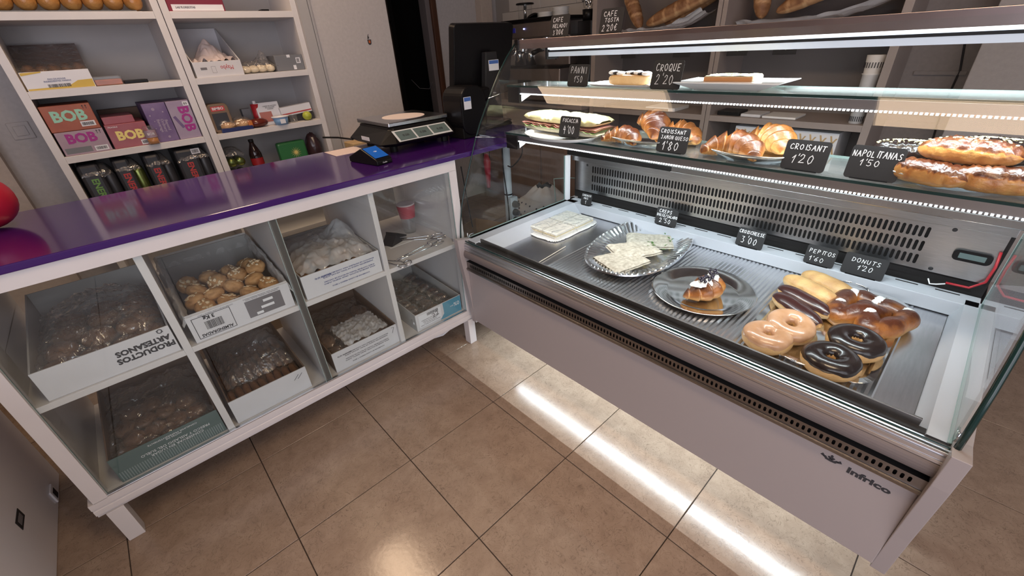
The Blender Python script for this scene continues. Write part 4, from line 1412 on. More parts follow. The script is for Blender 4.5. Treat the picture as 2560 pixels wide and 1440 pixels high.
def bun(lab, loc, r, seed, group, m_='dark_bread', cat='bread roll', name='bread_roll', rz=0, rot=None):
    o = MB().ball((0, 0, 0), r, 16, 11, fn=lambda d: 1 + .05 * nz(d.x * 2, d.y * 2, d.z * 2 + seed), tone=lambda a, b: .35 + .5 * b + .1 * nz(a * 8, b * 8, seed)).build(name, m_, loc=loc, smooth=True)
    o.rotation_euler = rot if rot else (0, 0, rz)
    return tag(o, lab, cat, group)


CZ = 0.5485
# 1 top left: box of filled buns under a clear bag
b1 = carton('large white carton of buns at the top left of the counter, bold lettering upside down', .062, .357, .006, .445, CZ, .090, .150, 'carton_white')
cx = (.062 + .357) / 2
text('lettering', 'PRODUCTOS\nARTESANOS', .0225, 'ink', b1, frame((.286 - cx, -.0002, .046), '-y', roll=180), sx=1.0, bold=.0011, spacing=1.0)
rc = MB()
F = frame((.333 - cx, -.0004, .081), '-y')
for s in (0, 180):
    for k in range(7):
        a0, a1 = math.radians(s + k * 21), math.radians(s + k * 21 + 21)
        q = [(r_ * math.cos(a), r_ * math.sin(a), 0) for r_, a in ((.0045, a0), (.0070, a0), (.0070, a1), (.0045, a1))]
        rc.add([F @ Vector(p) for p in q], [(0, 1, 2, 3)])
    a = math.radians(s + 160)
    rc.add([F @ Vector(p) for p in ((.0095 * math.cos(a - .25), .0095 * math.sin(a - .25), 0), (.0020 * math.cos(a - .2), .0020 * math.sin(a - .2), 0), (.0065 * math.cos(a + .35), .0065 * math.sin(a + .35), 0))], [(0, 1, 2)])
rc.build('recycling_mark', 'ink', b1)
rnd = random.Random(4)
G1 = 'dark buns under the clear bag in the top left carton'
for i, (x, y, z) in enumerate(((.105, .065, .045), (.180, .070, .042), (.255, .065, .044), (.308, .080, .050), (.110, .160, .050), (.195, .165, .058), (.275, .160, .060), (.310, .175, .066), (.125, .260, .052), (.215, .265, .066), (.300, .270, .070), (.13, .35, .05), (.22, .36, .055), (.31, .365, .055))):
    bun(place('dark bun in the top left carton', (0, 0, 0, 0, 1, 1, 1, 1, 2, 2, 2, 3, 3, 3)[i], (0, 1, 2, 3, 0, 1, 2, 3, 0, 1, 2, 0, 1, 2)[i]), (x, y, CZ + z), (.040, .042, .030), i, G1, rz=rnd.uniform(0, 3))
sheetbag(b1, -.138, .140, .012, .40, .070, .055, .020, 3, n=80, tail=(.02, .32, .07, .020))

# 2 almond cookies
b2 = carton('printed white carton heaped with almond cookies in the second bay', .398, .694, .006, .440, CZ, .090, .150, 'carton_white')
cx = (.398 + .694) / 2
F = frame((.462 - cx, -.0002, .045), '-y', roll=180)
outline(b2, F, .104, .072, .0016)
text('lettering', 'ALMENDRADAS', .0130, 'ink', b2, frame((.462 - cx, -.0003, .018), '-y', roll=180), sx=.94, bold=.0004)
text('lettering', '3 Kg', .016, 'ink', b2, frame((.455 - cx, -.0003, .072), '-y', roll=180), bold=.0007)
barcode(b2, frame((.462 - cx, -.0002, .046), '-y'), .048, .028, 2)
text('small_print', 'CONSERVAR EN LUGAR FRESCO Y SECO', .0048, 'ink_soft', b2, frame((.478 - cx, -.0003, .0845), '-y', roll=180), sx=1.1)
F = frame((.610 - cx, -.0002, .045), '-y')
patch(b2, F, .110, .060, 'ink_soft', 'dark_label')
for k, (w_, xx, yy) in enumerate(((.030, .012, .014), (.040, .006, -.006), (.020, -.022, -.022))):
    patch(b2, F, w_, .009, 'print_white', 'label_field', z=.0006, cx=xx, cy=yy)
text('small_print', 'INGREDIENTES: ALMENDRA, AZUCAR, HUEVO\nHARINA DE TRIGO. CONSUMIR PREFERENTEMENTE', .0048, 'ink_soft', b2, frame((.610 - cx, -.0003, .082), '-y', roll=180), sx=1.0)
# liner bag folded over the rim
def liner(x0, x1, y0, y1, fh, bh, seed, drop=.035):
    def P(a, b):
        per = a * 4
        k = int(per) % 4
        u = per - int(per)
        if k == 0:
            x, y, z = x0 + (x1 - x0) * u, y0, fh
            ox, oy = 0, -1
        elif k == 1:
            x, y, z = x1, y0 + (y1 - y0) * u, fh + (bh - fh) * u
            ox, oy = 1, 0
        elif k == 2:
            x, y, z = x1 - (x1 - x0) * u, y1, bh
            ox, oy = 0, 1
        else:
            x, y, z = x0, y1 - (y1 - y0) * u, bh + (fh - bh) * u
            ox, oy = -1, 0
        q = 2 * b - 1
        w = .006 + .003 * abs(nz(a * 60, b * 3, seed))
        out = -.011 * q + .006 * nz(a * 50, q * 3, seed)
        zz = z + .007 - .006 * q * q * 1.4 - (abs(q) ** 1.6) * (drop * 1.5 * (.55 + .8 * abs(nz(a * 22, seed, q))) if q < 0 else drop * 1.2)
        sc = 1 if k != 0 or q > 0 else .25
        if k == 0 and q < 0:
            zz = max(zz, z - .012)
        return (x + ox * (out * sc + .001), y + oy * (out * sc * .5 + .001), zz)
    return MB().grid(P, 260, 13, cu=True)
liner(-.146, .146, .004, .434, .090, .150, 7).build('clear_liner_bag', 'liner_film', b2, smooth=False)
# cookies
def cookie(seed):
    root = thing('almond_cookie', 'round cracked almond cookie in the heaped carton', 'cookie', (0, 0, 0), group='almond cookies heaped in the carton')
    MB().ball((0, 0, 0), (.0325, .0325, .0240), 20, 12, fn=lambda d: 1 + .08 * nz(d.x * 3, d.y * 3, d.z * 3 + seed) - .10 * max(0, nz(d.x * 6, d.y * 6, seed + 5)), tone=lambda a, b: .50 + .25 * math.cos(PI * b) * 0 + .25 * nz(a * 12, b * 12, seed)).build('cookie_dough', 'cookie', root, smooth=True)
    r_ = random.Random(seed)
    mb = MB()
    for i in range(11):
        a, rad = r_.uniform(0, 6.28), .021 * math.sqrt(r_.random())
        x, y = rad * math.cos(a), rad * math.sin(a)
        z = .0240 * math.sqrt(max(0, 1 - (rad / .0325) ** 2)) + .0006
        T0 = Matrix.Translation((x, y, z)) @ Matrix.Rotation(r_.uniform(0, 3), 4, 'Z') @ Matrix.Rotation(r_.uniform(-.2, .2), 4, 'X')
        mb.T = T0
        mb.ball((0, 0, 0), (.0078, .0048, .0013), 8, 4)
    mb.T = Matrix.Identity(4)
    o = mb.build('almond_flakes', 'almond', root, smooth=True)
    o['kind'] = 'stuff'
    return root
protos = [cookie(s) for s in (1, 2, 3)]
rnd = random.Random(12)
i = 0
for r, (y, zb) in enumerate(((.040, .046), (.088, .064), (.136, .080), (.184, .094), (.232, .094), (.280, .070))):
    n = 4
    if r > 4:
        n = 3
    for k in range(n):
        x = (k - (n - 1) / 2) * .062 + rnd.uniform(-.005, .005) + (.012 if r > 3 else .0) + (.013 if r % 2 else -.013)
        pos = (cx + x, .006 + y + rnd.uniform(-.006, .006), CZ + zb + rnd.uniform(-.007, .009) + .05 * x)
        rot = (rnd.uniform(.1, .8), rnd.uniform(-.5, .5), rnd.uniform(0, 6))
        lb = place('almond cookie heaped in the carton', r, k)
        if i < 3:
            protos[i].location = pos
            protos[i].rotation_euler = rot
            protos[i]['label'] = lb
        else:
            copy_thing(protos[i % 3], loc=pos, rot=rot, label=lb)
        i += 1
# a hidden under layer carries the heap
for r in range(4):
    for k in range(4):
        copy_thing(protos[(r + k) % 3], loc=(cx - .085 + .056 * k, .065 + .070 * r, CZ + .026), rot=(0, 0, rnd.uniform(0, 6)), label='almond cookie in the hidden lower layer of the heaped carton')

# 3 mini pastries under a milky bag
b3 = carton('white carton with small blue print and a milky bag in the third bay', .736, 1.030, .006, .372, CZ, .090, .115, 'carton_white')
cx = (.736 + 1.030) / 2
lines = 'CONSERVAR EN LUGAR FRESCO Y SECO\n\nAGUA, JARABE DE GLUCOSA, GRASA VEGETAL, HUEVO\nPUEDE CONTENER TRAZAS DE FRUTOS DE CASCARA\n\nINGREDIENTES: HARINA DE TRIGO, AZUCAR, ACEITE\nPRODUCTO DE PASTELERIA PARA CONSUMO DIRECTO'
text('small_print', lines, .0066, 'ink_blue', b3, frame((.905 - cx, -.0003, .043), '-y', roll=180), sx=1.22, spacing=1.25, bold=.0001)
text('lettering', 'PESO NETO: 2,5 Kg', .0078, 'ink_blue', b3, frame((.810 - cx, -.0004, .066), '-y', roll=180), sx=.9, bold=.0003)
G3 = 'brown pastries under the milky bag in the third bay carton'
for i, (x, y, z) in enumerate(((.77, .06, .035), (.84, .07, .035), (.91, .06, .035), (.98, .07, .035), (.78, .16, .05), (.86, .17, .06), (.94, .16, .055), (1.0, .17, .045), (.80, .27, .05), (.89, .27, .06), (.98, .28, .05))):
    bun(place('pastry in the third bay carton', (0, 0, 0, 0, 1, 1, 1, 1, 2, 2, 2)[i], (0, 1, 2, 3, 0, 1, 2, 3, 0, 1, 2)[i]), (x, y, CZ + z), (.038, .045, .030), i + 20, G3, m_='bread')
sheetbag(b3, -.140, .140, .010, .350, .080, .045, .018, 11, 'film_milky', 'milky_bag', n=70, tail=(.10, .20, .05, .055), freq=18)

# 4 upper right bay: tongs, cup, black stand, clear lid
def tongs(lab, loc, rz, L=.235, group=None, rx=0):
    t = thing('serving_tongs', lab, 'tongs', loc, rz=rz, group=group)
    for s in (-1, 1):
        pts = [(0, s * .004, 0), (L * .3, s * .010, 0), (L * .62, s * .017, 0), (L * .72, s * .013, 0)]
        hx = [(L * .72, s * .013, 0), (L * .78, s * .030, .002), (L * .90, s * .033, .003), (L * .99, s * .022, .002), (L * .97, s * .006, 0), (L * .80, s * .004, 0), (L * .72, s * .013, 0)]
        MB().tube(pts, .0030, 8).build('arm', 'chrome', t, smooth=True)
        MB().tube(hx, .0026, 8).build('gripper_loop', 'chrome', t, smooth=True)
    MB().box(-.012, .022, -.008, .008, -.0015, .0015).build('spring_joint', 'chrome', t, bevel=.001)
    return t
TZ4 = .5505
tongs('chrome bread tongs lying crossways in front of the black stand', (1.120, .045, TZ4), math.radians(7))
tongs('chrome bread tongs lying at the back below the plastic cup', (1.200, .245, TZ4 + .002), math.radians(-38), L=.25)
tongs('short chrome tongs pointing forward out of the corner of the upper right bay', (1.072, .085, TZ4 + .001), math.radians(-67), L=.13)
t = thing('black_card_stand', 'folded black card stand lying on the upper right shelf among the tongs', 'stand', (1.200, .225, .5485), rz=math.radians(20))
MB().prism([(-.045, 0), (.03, 0), (.0, .045)], -.03, .03, 'y').build('stand_base', 'slate', t, bevel=.001)
MB().prism([(-.01, .03), (.06, .012), (.062, .018), (-.006, .050)], -.028, .028, 'y').build('stand_flap', 'slate', t, bevel=.001)
t = thing('plastic_cup', 'clear plastic cup with a broad red and white band, beside the tongs', 'cup', (1.318, .275, .5487))
MB().lathe([(.0001, .001), (.026, .001), (.027, .004), (.040, .135), (.0415, .137)], 32).build('cup_body', 'clear_plastic', t, smooth=True)
MB().lathe([(.0345, .075), (.0418, .134)], 32).build('red_band', mat('cup_red', (.50, .10, .12), .5), t, smooth=True)
MB().lathe([(.0001, .132), (.041, .134), (.0415, .139), (.036, .1395), (.0001, .136)], 32).build('cup_lid', mat('cup_lid_pink', (.72, .55, .52), .5), t, smooth=True)
t = thing('clear_food_lid', 'large fluted clear plastic food lid leaning at the back of the upper right bay', 'lid', (1.255, .40, .70), rot=(math.radians(62), math.radians(-12), 0))
def LD(a, b):
    th = 2 * PI * a
    rr = .35 + .65 * b
    z = .0 if b > .9 else .035 * (1 - (b / .9) ** 4)
    z += .002 * math.cos(th * 60) * (.55 < b < .92)
    return (.130 * rr * math.cos(th), .085 * rr * math.sin(th), z)
MB().grid(LD, 180, 9, cu=True).build('lid_shell', 'clear_plastic', t, smooth=False)
tag(MB().box(-.09, .08, -.10, .07, 0, .0012).build('paper_slip', 'paper', loc=(1.245, .275, .5482)), 'white ruled paper slip under the tongs in the upper right bay', 'paper')

# 5 lower left: green box
b5 = carton('dark green carton of film covered cookies at the lower left of the counter', .072, .358, .012, .430, .1975, .094, .120, 'carton_green', 'carton_inner_brown')
cx = (.072 + .358) / 2
rb = MB()
for k in range(44):
    x = -.138 + k * .0063
    rb.box(x, x + .0028, -.0008, .0001, .003, .038)
o = rb.build('printed_stripes', mat('green_pale_print', (.22, .27, .265), .5), b5)
o['kind'] = 'stuff'
text('lettering', 'CONSERVAR EN LUGAR\nFRESCO Y AISLADO DEL SUELO', .0118, mat('green_text', (.36, .42, .41), .6).name if False else 'print_white', b5, frame((.232 - cx, -.0009, .050), '-y', roll=180), sx=1.12, spacing=1.05)
text('lettering', 'ANTES DE\nCONSUMIR PREFERENTEMENTE', .0072, 'print_white', b5, frame((.232 - cx, -.0009, .079), '-y', roll=180), sx=1.3, spacing=1.0)
G5 = 'dark cookies under the film in the lower left carton'
for i in range(14):
    x, y = .110 + .058 * (i % 4) + .02 * (i // 4 % 2), .06 + .075 * (i // 4)
    bun(place('dark cookie in the green carton', i // 4, i % 4), (x, y, .1975 + .045), (.032, .036, .022), i + 40, G5, cat='cookie', name='dark_cookie')
sheetbag(b5, -.136, .136, .014, .40, .072, .028, .020, 21, 'film', 'clear_bag', n=70, freq=16)

# 6 lower second bay: plain white box of finger biscuits
b6 = carton('plain white carton of finger biscuits in the lower second bay', .394, .652, .010, .420, .1975, .098, .115, 'carton_white', 'carton_inner_brown')
for s in (0, .013):
    MB().tube([(.080 + s, -.0008, .062), (.088 + s, -.0008, .069), (.099 + s, -.0008, .080)], .0007, 5).build('pen_mark', 'ink', b6)
G6 = 'finger biscuits in a row in the plain white carton'
fg = MB().grid(lambda a, b: ((.013 * max(.05, 1 - abs(2 * a - 1) ** 4) ** .5) * math.cos(2 * PI * b), (2 * a - 1) * .062, .011 * max(.05, 1 - abs(2 * a - 1) ** 4) ** .5 * math.sin(2 * PI * b)), 12, 12, cv=True, tone=lambda a, b: .45 + .2 * nz(a * 5, b * 5)).build('finger_biscuit', 'dark_bread', smooth=True)
tag(fg, 'long light brown finger biscuit in the plain white carton', 'biscuit', G6)
k = 0
for row in range(3):
    for i in range(9):
        o = fg if k == 0 else fg.copy()
        if k:
            COL.objects.link(o)
        o['label'] = place('finger biscuit in the plain white carton', row, i)
        o.location = (.410 + .0265 * i + rnd.uniform(-.002, .002), .078 + .126 * row, .1975 + .056 + rnd.uniform(-.003, .003))
        o.rotation_euler = (rnd.uniform(-.08, .08), 0, rnd.uniform(-.12, .12))
        k += 1
tag(MB().box(.402, .644, .016, .41, .2020, .241).build('biscuit_liner', 'carton_inner_brown'), 'brown paper liner block under the finger biscuits', 'liner')
sheetbag(b6, -.115, .118, .075, .400, .080, .055, .022, 31, 'film', 'clear_bag', n=70, tail=(.06, .22, .05, .045), freq=15)

# 7 lower third bay
b7 = carton('white carton with fine print and a pen mark in the lower third bay', .752, 1.034, .012, .420, .1975, .092, .110, 'carton_white', 'carton_inner_brown')
cx = (.752 + 1.034) / 2
text('small_print', lines, .0064, 'ink_soft', b7, frame((.893 - cx, -.0003, .044), '-y', roll=180), sx=1.22, spacing=1.25, bold=.0001)
text('lettering', 'PESO NETO: 2,5 Kg', .0078, 'ink_soft', b7, frame((.800 - cx, -.0004, .068), '-y', roll=180), sx=.9, bold=.0003)
MB().tube([(.116, -.001, .084), (.128, -.001, .083), (.121, -.001, .066), (.117, -.001, .058)], .0007, 5).build('pen_mark', 'ink', b7)
G7 = 'thin dark pastries under the bag in the lower third bay'
for i in range(12):
    x, y = .79 + .068 * (i % 4), .07 + .115 * (i // 4)
    bun(place('flat pastry in the lower third bay carton', i // 4, i % 4), (x, y, .1975 + .042 + .004 * (i % 3)), (.033, .055, .020), i + 60, G7, cat='pastry', name='flat_pastry')
sheetbag(b7, -.130, .130, .012, .400, .066, .018, .016, 41, 'film', 'clear_bag', n=60, freq=14)
sheetbag(b7, -.075, .110, .010, .180, .084, .018, .020, 45, 'film_milky', 'bag_tail', n=50, freq=26)

# 8 lower right bay: blue and white box of wrapped ring pastries
b8 = carton('blue and white carton of wrapped ring pastries in the lower right bay', 1.126, 1.372, .010, .440, .1975, .086, .110, 'carton_white', 'carton_inner')
cx = (1.126 + 1.372) / 2
mb = MB()
F = frame((0, 0, 0), '-y')
mb.add([F @ Vector(p) for p in ((.0, .004, .0006), (.1215, .004, .0006), (.1215, .085, .0006), (.022, .085, .0006), (.024, .030, .0006))], [(0, 1, 2, 3, 4)])
mb.build('blue_print', 'carton_blue', b8)
text('lettering', 'ZERO', .008, 'print_white', b8, frame((.070, -.0010, .050), '-y', roll=180))
text('lettering', '0%', .028, 'print_white', b8, frame((.097, -.0010, .052), '-y', roll=180), bold=.0002)
F = frame((-.050, -.0002, .045), '-y', roll=0)
patch(b8, F, .118, .062, 'sticker_white', 'paper_label', z=.0006)
text('small_print', 'AZUCAR, HARINA DE TRIGO, HUEVO\nACEITE DE GIRASOL, SAL\nLECHE EN POLVO, AROMAS\nCONSERVAR EN LUGAR FRESCO', .0062, 'ink_soft', b8, frame((-.052, -.0011, .034), '-y', roll=180), spacing=1.3)
barcode(b8, frame((-.035, -.0009, .068), '-y'), .060, .014, 8)
text('pen_mark', '22', .034, 'ink_soft', b8, frame((-.022, -.0012, .048), '-y', roll=10), sx=1.1)
pk = thing('wrapped_ring_pastry', 'small brown ring pastry in a clear wrapper in the blue and white carton', 'pastry', (0, 0, 0), group='wrapped ring pastries in the blue and white carton')
torus(MB(), .020, .012, .012, .8, 20, 10, tone=lambda a, b: .25 + .2 * nz(a * 6, b * 5)).build('ring', 'dark_bread', pk, smooth=True)
MB().grid(lambda a, b: ((a - .5) * .080, (b - .5) * .072, .026 * (min(1, min(a, 1 - a) * 7, min(b, 1 - b) * 5)) ** .5 + .002 * nz(a * 12, b * 12, 3) + .001), 16, 16).build('wrapper', 'film', pk, smooth=True)
k = 0
for r in range(6):
    for c in range(3):
        o = pk if k == 0 else copy_thing(pk)
        o['label'] = place('wrapped ring pastry in the blue carton', r, c)
        o.location = (1.169 + .078 * c + rnd.uniform(-.004, .004), .052 + .068 * r, .2050 + .030)
        o.rotation_euler = (rnd.uniform(-.35, .35), rnd.uniform(-.35, .35), rnd.uniform(-.4, .4))
        k += 1
for r in range(5):
    for c in range(3):
        o = copy_thing(pk, loc=(1.172 + .075 * c, .07 + .075 * r, .2040), rot=(0, 0, .3 * c), label='wrapped ring pastry in the lower layer of the blue carton')

# cable hanging under the counter
tag(MB().tube([(.95, .25, .165), (1.05, .20, .120), (1.16, .10, .075), (1.27, .05, .085), (1.36, .04, .12)], .005, 8).build('loose_cable', 'print_white', smooth=True), 'white cable sagging below the right end of the shelf counter', 'cable')

# ------------------------------------------------------------------ on the purple top
PZT = .9255
t = thing('shop_scale', 'black electronic shop scale with a steel pan and triple display', 'scale', (0, 0, 0))
body = MB()
lo = [(1.225, .215), (1.285, .185), (1.575, .185), (1.625, .26), (1.625, .52), (1.235, .52)]
hi = [(1.300, .27), (1.315, .250), (1.580, .250), (1.600, .27), (1.600, .53), (1.300, .53)]
n = 6
vs = [(x, y, .950) for x, y in [(1.26, .24), (1.30, .215), (1.56, .215), (1.60, .28), (1.60, .50), (1.26, .50)]] + [(x, y, .966) for x, y in lo] + [(x, y, 1.010) for x, y in hi] + [(x, y, 1.017) for x, y in hi]
body.add(vs, [tuple(range(n))[::-1], tuple(range(3 * n, 4 * n))] + [(r * n + i, r * n + (i + 1) % n, (r + 1) * n + (i + 1) % n, (r + 1) * n + i) for r in range(3) for i in range(n)])
body.build('scale_body', 'black_plastic', t, bevel=.004)
MB().box(1.302, 1.600, .262, .555, 1.0185, 1.0355).build('steel_pan', 'steel', t, bevel=.003)
MB().cyl((1.452, .395, 1.0357), .095, .0008, 40).build('paper_disc', mat('pinkish_paper', (.74, .64, .62), .7), t)
Fd = frame((0, 0, 0), '-y') 
# display window on the sloping front
def dface(x, s, off=.0015):
    """s 0..1 up the sloping front face"""
    return (x, .186 + (.250 - .186) * s - off, .968 + (1.009 - .968) * s)
def quad(nm, m_, x0, x1, s0, s1, off, par=t):
    mb = MB()
    mb.add([dface(x0, s0, off), dface(x1, s0, off), dface(x1, s1, off), dface(x0, s1, off)], [(0, 1, 2, 3)])
    return mb.build(nm, m_, par)
quad('display_frame', 'label_silver', 1.300, 1.568, .06, .94, .0022)
for a, b in ((1.310, 1.388), (1.396, 1.468), (1.476, 1.560)):
    quad('lcd_window', 'lcd', a, b, .20 if a > 1.47 else .14, .86, .0034)
for a in (1.349, 1.432, 1.518):
    text('lcd_digits', '0.00', .018, 'ink', t, frame(dface(a, .5, .0046), '-y', 0, -57) , sx=1.0)
MB().box(1.224, 1.2255, .30, .37, .975, .990).build('side_label', 'sticker_white', t)
for x in (1.30, 1.56):
    for y in (.25, .46):
        MB().cyl((x, y, .9258), .016, .026, 12).build('foot', 'black', t)
tag(MB().tube([(1.24, .50, .96), (1.215, .60, .962), (1.19, .72, .955)], .004, 8).build('scale_cable', 'black', smooth=True), 'short black cable leaving the back left of the shop scale', 'cable')

t = thing('card_reader', 'small black card payment terminal with a lit blue screen', 'card reader', (1.150, .160, PZT), rz=math.radians(10))
MB().prism([(-.085, 0), (.090, 0), (.090, .020), (.004, .056), (-.078, .022), (-.085, .016)], -.036, .036, 'x').build('terminal_body', 'black_plastic', t, bevel=.004)
mb = MB()
mb.add([(-.031, -.074, .0262), (.031, -.074, .0262), (.031, -.004, .0552), (-.031, -.004, .0552)], [(0, 1, 2, 3)])
scr = mb.build('blue_screen', 'screen_blue', t)
mb = MB()
for r_ in (.004, .007, .010):
    mb.tube([(r_ * math.sin(a), -.042 + r_ * math.cos(a) * .85, .0402 + r_ * math.cos(a) * .35) for a in (-.9, -.45, 0, .45, .9)], .0006, 4)
mb.build('contactless_mark', 'print_white', scr)
text('maker_lettering', 'Castles', .007, 'print_white', t, frame((0, -.0855, .008), '-y'))

t = thing('pos_monitor', 'large black till monitor seen from behind on its dark stand', 'monitor', (1.86, .30, PZT), rz=math.radians(3))
mb = MB()
mb.T = Matrix.Translation((0, .0, .325)) @ Matrix.Rotation(math.radians(10), 4, 'X')
mb.prism(rrect(.365, .262, .02), -.035, 0, 'y') if False else mb.prism([(p[0], p[1]) for p in rrect(.365, .262, .02)], -.018, .018, 'y')
mb.build('screen_housing', 'black_plastic', t, bevel=.003)
MB().prism([(-.06, .02), (.07, .02), (.05, .34), (-.02, .34)], -.050, -.020, 'y').build('neck', 'dark_grey_plastic', t, bevel=.004)
MB().box(-.080, .16, -.02, .14, .0, .030).build('stand_base', 'black', t, bevel=.006)
mb = MB().box(-.008, .055, -.0525, -.0505, .262, .306)
sk = mb.build('paper_sticker', 'sticker_white', t)
MB().box(-.006, .053, -.0531, -.0526, .290, .304).build('sticker_header', 'sticker_blue', sk)
t = thing('receipt_printer', 'rounded black receipt printer standing in front of the till monitor', 'printer', (1.690, .235, PZT), rz=math.radians(4))
MB().prism(rrect(.155, .20, .055, 8) and [(p[0], p[1] + .115) for p in rrect(.150, .205, .06, 8)], -.055, .075, 'y').build('printer_shell', 'black_plastic', t, bevel=.006)
MB().box(-.07, .07, -.045, .065, 0, .06).build('printer_base', 'black', t, bevel=.004)
MB().box(.02, .135, -.03, .07, .14, .20).build('paper_cover', 'black_plastic', t, bevel=.012)
sk = MB().box(-.060, -.018, -.0572, -.0556, .125, .175).build('paper_sticker', 'sticker_white', t)
MB().box(-.058, -.020, -.0579, -.0573, .158, .173).build('sticker_header', 'sticker_blue', sk)
tag(MB().ball((0, 0, 0), (.078, .078, .072), 24, 16, fn=lambda d: 1 + .06 * max(0, d.z)).build('red_pouch', 'red_gloss', loc=(.108, .365, .9985), smooth=True), 'rounded deep red pouch at the left end of the purple top', 'pouch')
tag(MB().box(-.11, .10, -.07, .06, 0, .0015).build('paper_sheet', mat('pink_paper', (.70, .58, .56), .8), loc=(1.215, .455, PZT)), 'pinkish paper sheet lying behind the card reader on the purple top', 'paper')
# plank and desk behind the scale against the white wall
tag(MB().box(1.452, 2.06, 1.02, 1.149, .80, .845).build('wooden_shelf_edge', 'wood_pale', bevel=.003), 'pale wooden ledge on the white wall behind the shop scale', 'ledge')

# ------------------------------------------------------------------ behind the display: pole, sockets, cloth bundle
t = thing('counter_pole', 'white round pole under the purple top with a strip of sockets', 'pole', (1.955, .28, 0))
MB().cyl((0, 0, 0), .022, .9045, 20).build('pole_tube', 'white_tube', t, smooth=True)
MB().lathe([(.0225, .565), (.0235, .566), (.0235, .572), (.0225, .573)], 20).build('tie_band', 'black', t)
sp = MB().box(-.030, .022, -.052, -.023, .30, .56).build('socket_strip', 'white_tube', t, bevel=.004)
for k in range(5):
    MB().lathe([(.0001, 0), (.019, 0), (.019, .012), (.014, .030), (.0001, .032)], 16).build('black_plug', 'black', sp).matrix_local = frame((-.006, -.0525, .335 + .047 * k), '-y')
def cable(lab, pts, r=.0035, m_='black', nm='power_cable'):
    P4 = []
    pts = [Vector(p) for p in pts]
    for i in range(len(pts) - 1):
        p0, p1, p2, p3 = pts[max(0, i - 1)], pts[i], pts[i + 1], pts[min(len(pts) - 1, i + 2)]
        for s in range(6):
            u = s / 6
            P4.append(.5 * ((2 * p1) + (-p0 + p2) * u + (2 * p0 - 5 * p1 + 4 * p2 - p3) * u * u + (-p0 + 3 * p1 - 3 * p2 + p3) * u ** 3))
    P4.append(pts[-1])
    return tag(MB().tube(P4, r, 6).build(nm, m_, smooth=True), lab, 'cable')
cable('black cable curving from the purple top down to the lowest socket', [(1.90, .24, .90), (1.86, .20, .75), (1.87, .19, .55), (1.88, .195, .42), (1.93, .20, .34)])
cable('black cable looping to the right of the white pole', [(2.02, .26, .90), (2.00, .20, .80), (1.93, .20, .74), (1.90, .21, .745)])
cable('thin cable hanging in a loop from the purple top right of the pole', [(1.93, .45, .903), (1.95, .46, .74), (1.99, .47, .70), (2.01, .47, .903)], .002)
cable('thin black cable beside the left edge of the curved glass', [(1.47, .02, .86), (1.475, .01, .72), (1.485, .01, .62), (1.49, .012, .585)], .0022)
t = tag(MB().tube([(1.86, .33, .80), (1.862, .33, .76), (1.860, .33, .62)], lambda u: .010 + .010 * math.sin(PI * u), 10).build('red_bottle', 'red_plastic', smooth=True), 'small red bottle hanging in the dark left of the white pole', 'bottle')
def cloth(a, b):
    th = 2 * PI * a
    r = 1 - .75 * max(0, b - .62) / .38
    f = 1 + .10 * nz(math.cos(th) * 3, math.sin(th) * 3, b * 6)
    return (.20 * r * f * math.cos(th), .24 * r * f * math.sin(th), .44 * b ** .8 + .03 * nz(math.cos(th) * 2, math.sin(th) * 2, b * 3))
t = thing('dotted_cloth_bundle', 'pale cloth bundle with dark dots standing behind the display', 'bundle', (2.50, .52, 0))
MB().grid(cloth, 48, 24, cu=True).build('cloth', mat('pale_cloth', (.44, .40, .39), .9, bump=.4, bump_scale=30), t, smooth=True)
dt = MB()
for i in range(15):
    for j in range(9):
        a, b = (i + .5 * (j % 2)) / 24 + .35, .12 + j * .075
        p = Vector(cloth(a % 1, b))
        nn = Vector((p.x, p.y, .02)).normalized()
        dt.ball(tuple(p + nn * .001), .0065, 7, 5)
o = dt.build('cloth_dots', 'ink', t)
o['kind'] = 'stuff'
t = thing('clear_acrylic_cover', 'clear acrylic cover with a bright rim resting on the dotted cloth', 'cover', (2.36, .30, .46))
MB().tube([(-.05, -.06, -.06), (.0, .0, .035), (.05, .05, .075), (.14, .0, .07), (.2, -.05, .06)], .0035, 6).build('cover_rim', 'glass_edge_pale', t, smooth=True)
t = thing('cardboard_box', 'low open cardboard box on the floor beside the white pole', 'box', (2.16, .88, 0), rz=.3)
for x0, x1, y0, y1 in ((-.20, .20, -.15, -.145), (-.20, .20, .145, .15), (-.20, -.195, -.145, .145), (.195, .20, -.145, .145)):
    MB().box(x0, x1, y0, y1, .004, .13).build('box_wall', 'cardboard', t)
MB().box(-.2, .2, -.15, .15, 0, .004).build('box_bottom', 'cardboard', t)
for k, (x, y, s, h, lab) in enumerate(((.55, .93, .20, .26, 'brown cardboard box on the floor behind the second bay'), (1.02, .86, .18, .42, 'tall brown cardboard box on the floor behind the third bay'))):
    t = thing('cardboard_box', lab, 'box', (x, y, 0), rz=.15 * (k + 1))
    MB().box(-s, s, -.13, .13, 0, h).build('box_body', 'cardboard', t, bevel=.003)
    MB().box(-s, s, -.025, .025, h, h + .001).build('packing_tape', 'wood_pale', t)
# ------------------------------------------------------------------ stock shelves on the left
def shelf_unit(name, lab, x0, x1, y0, y1, zs, ztop, m_, mback, upr=.027, bt=.027, loc=(0, 0, 0)):
    t = thing(name, lab, 'shelf', loc)
    for a in (x0, x1 - upr):
        MB().box(a, a + upr, y0, y1, 0, ztop).build('upright', m_, t, bevel=.001)
    for z in zs:
        MB().box(x0 + upr, x1 - upr, y0 + .002, y1 - .006, z - bt, z).build('shelf_board', m_, t, bevel=.001)
    MB().box(x0 + upr, x1 - upr, y1 - .006, y1, 0, ztop).build('back_board', mback, t)
    return t


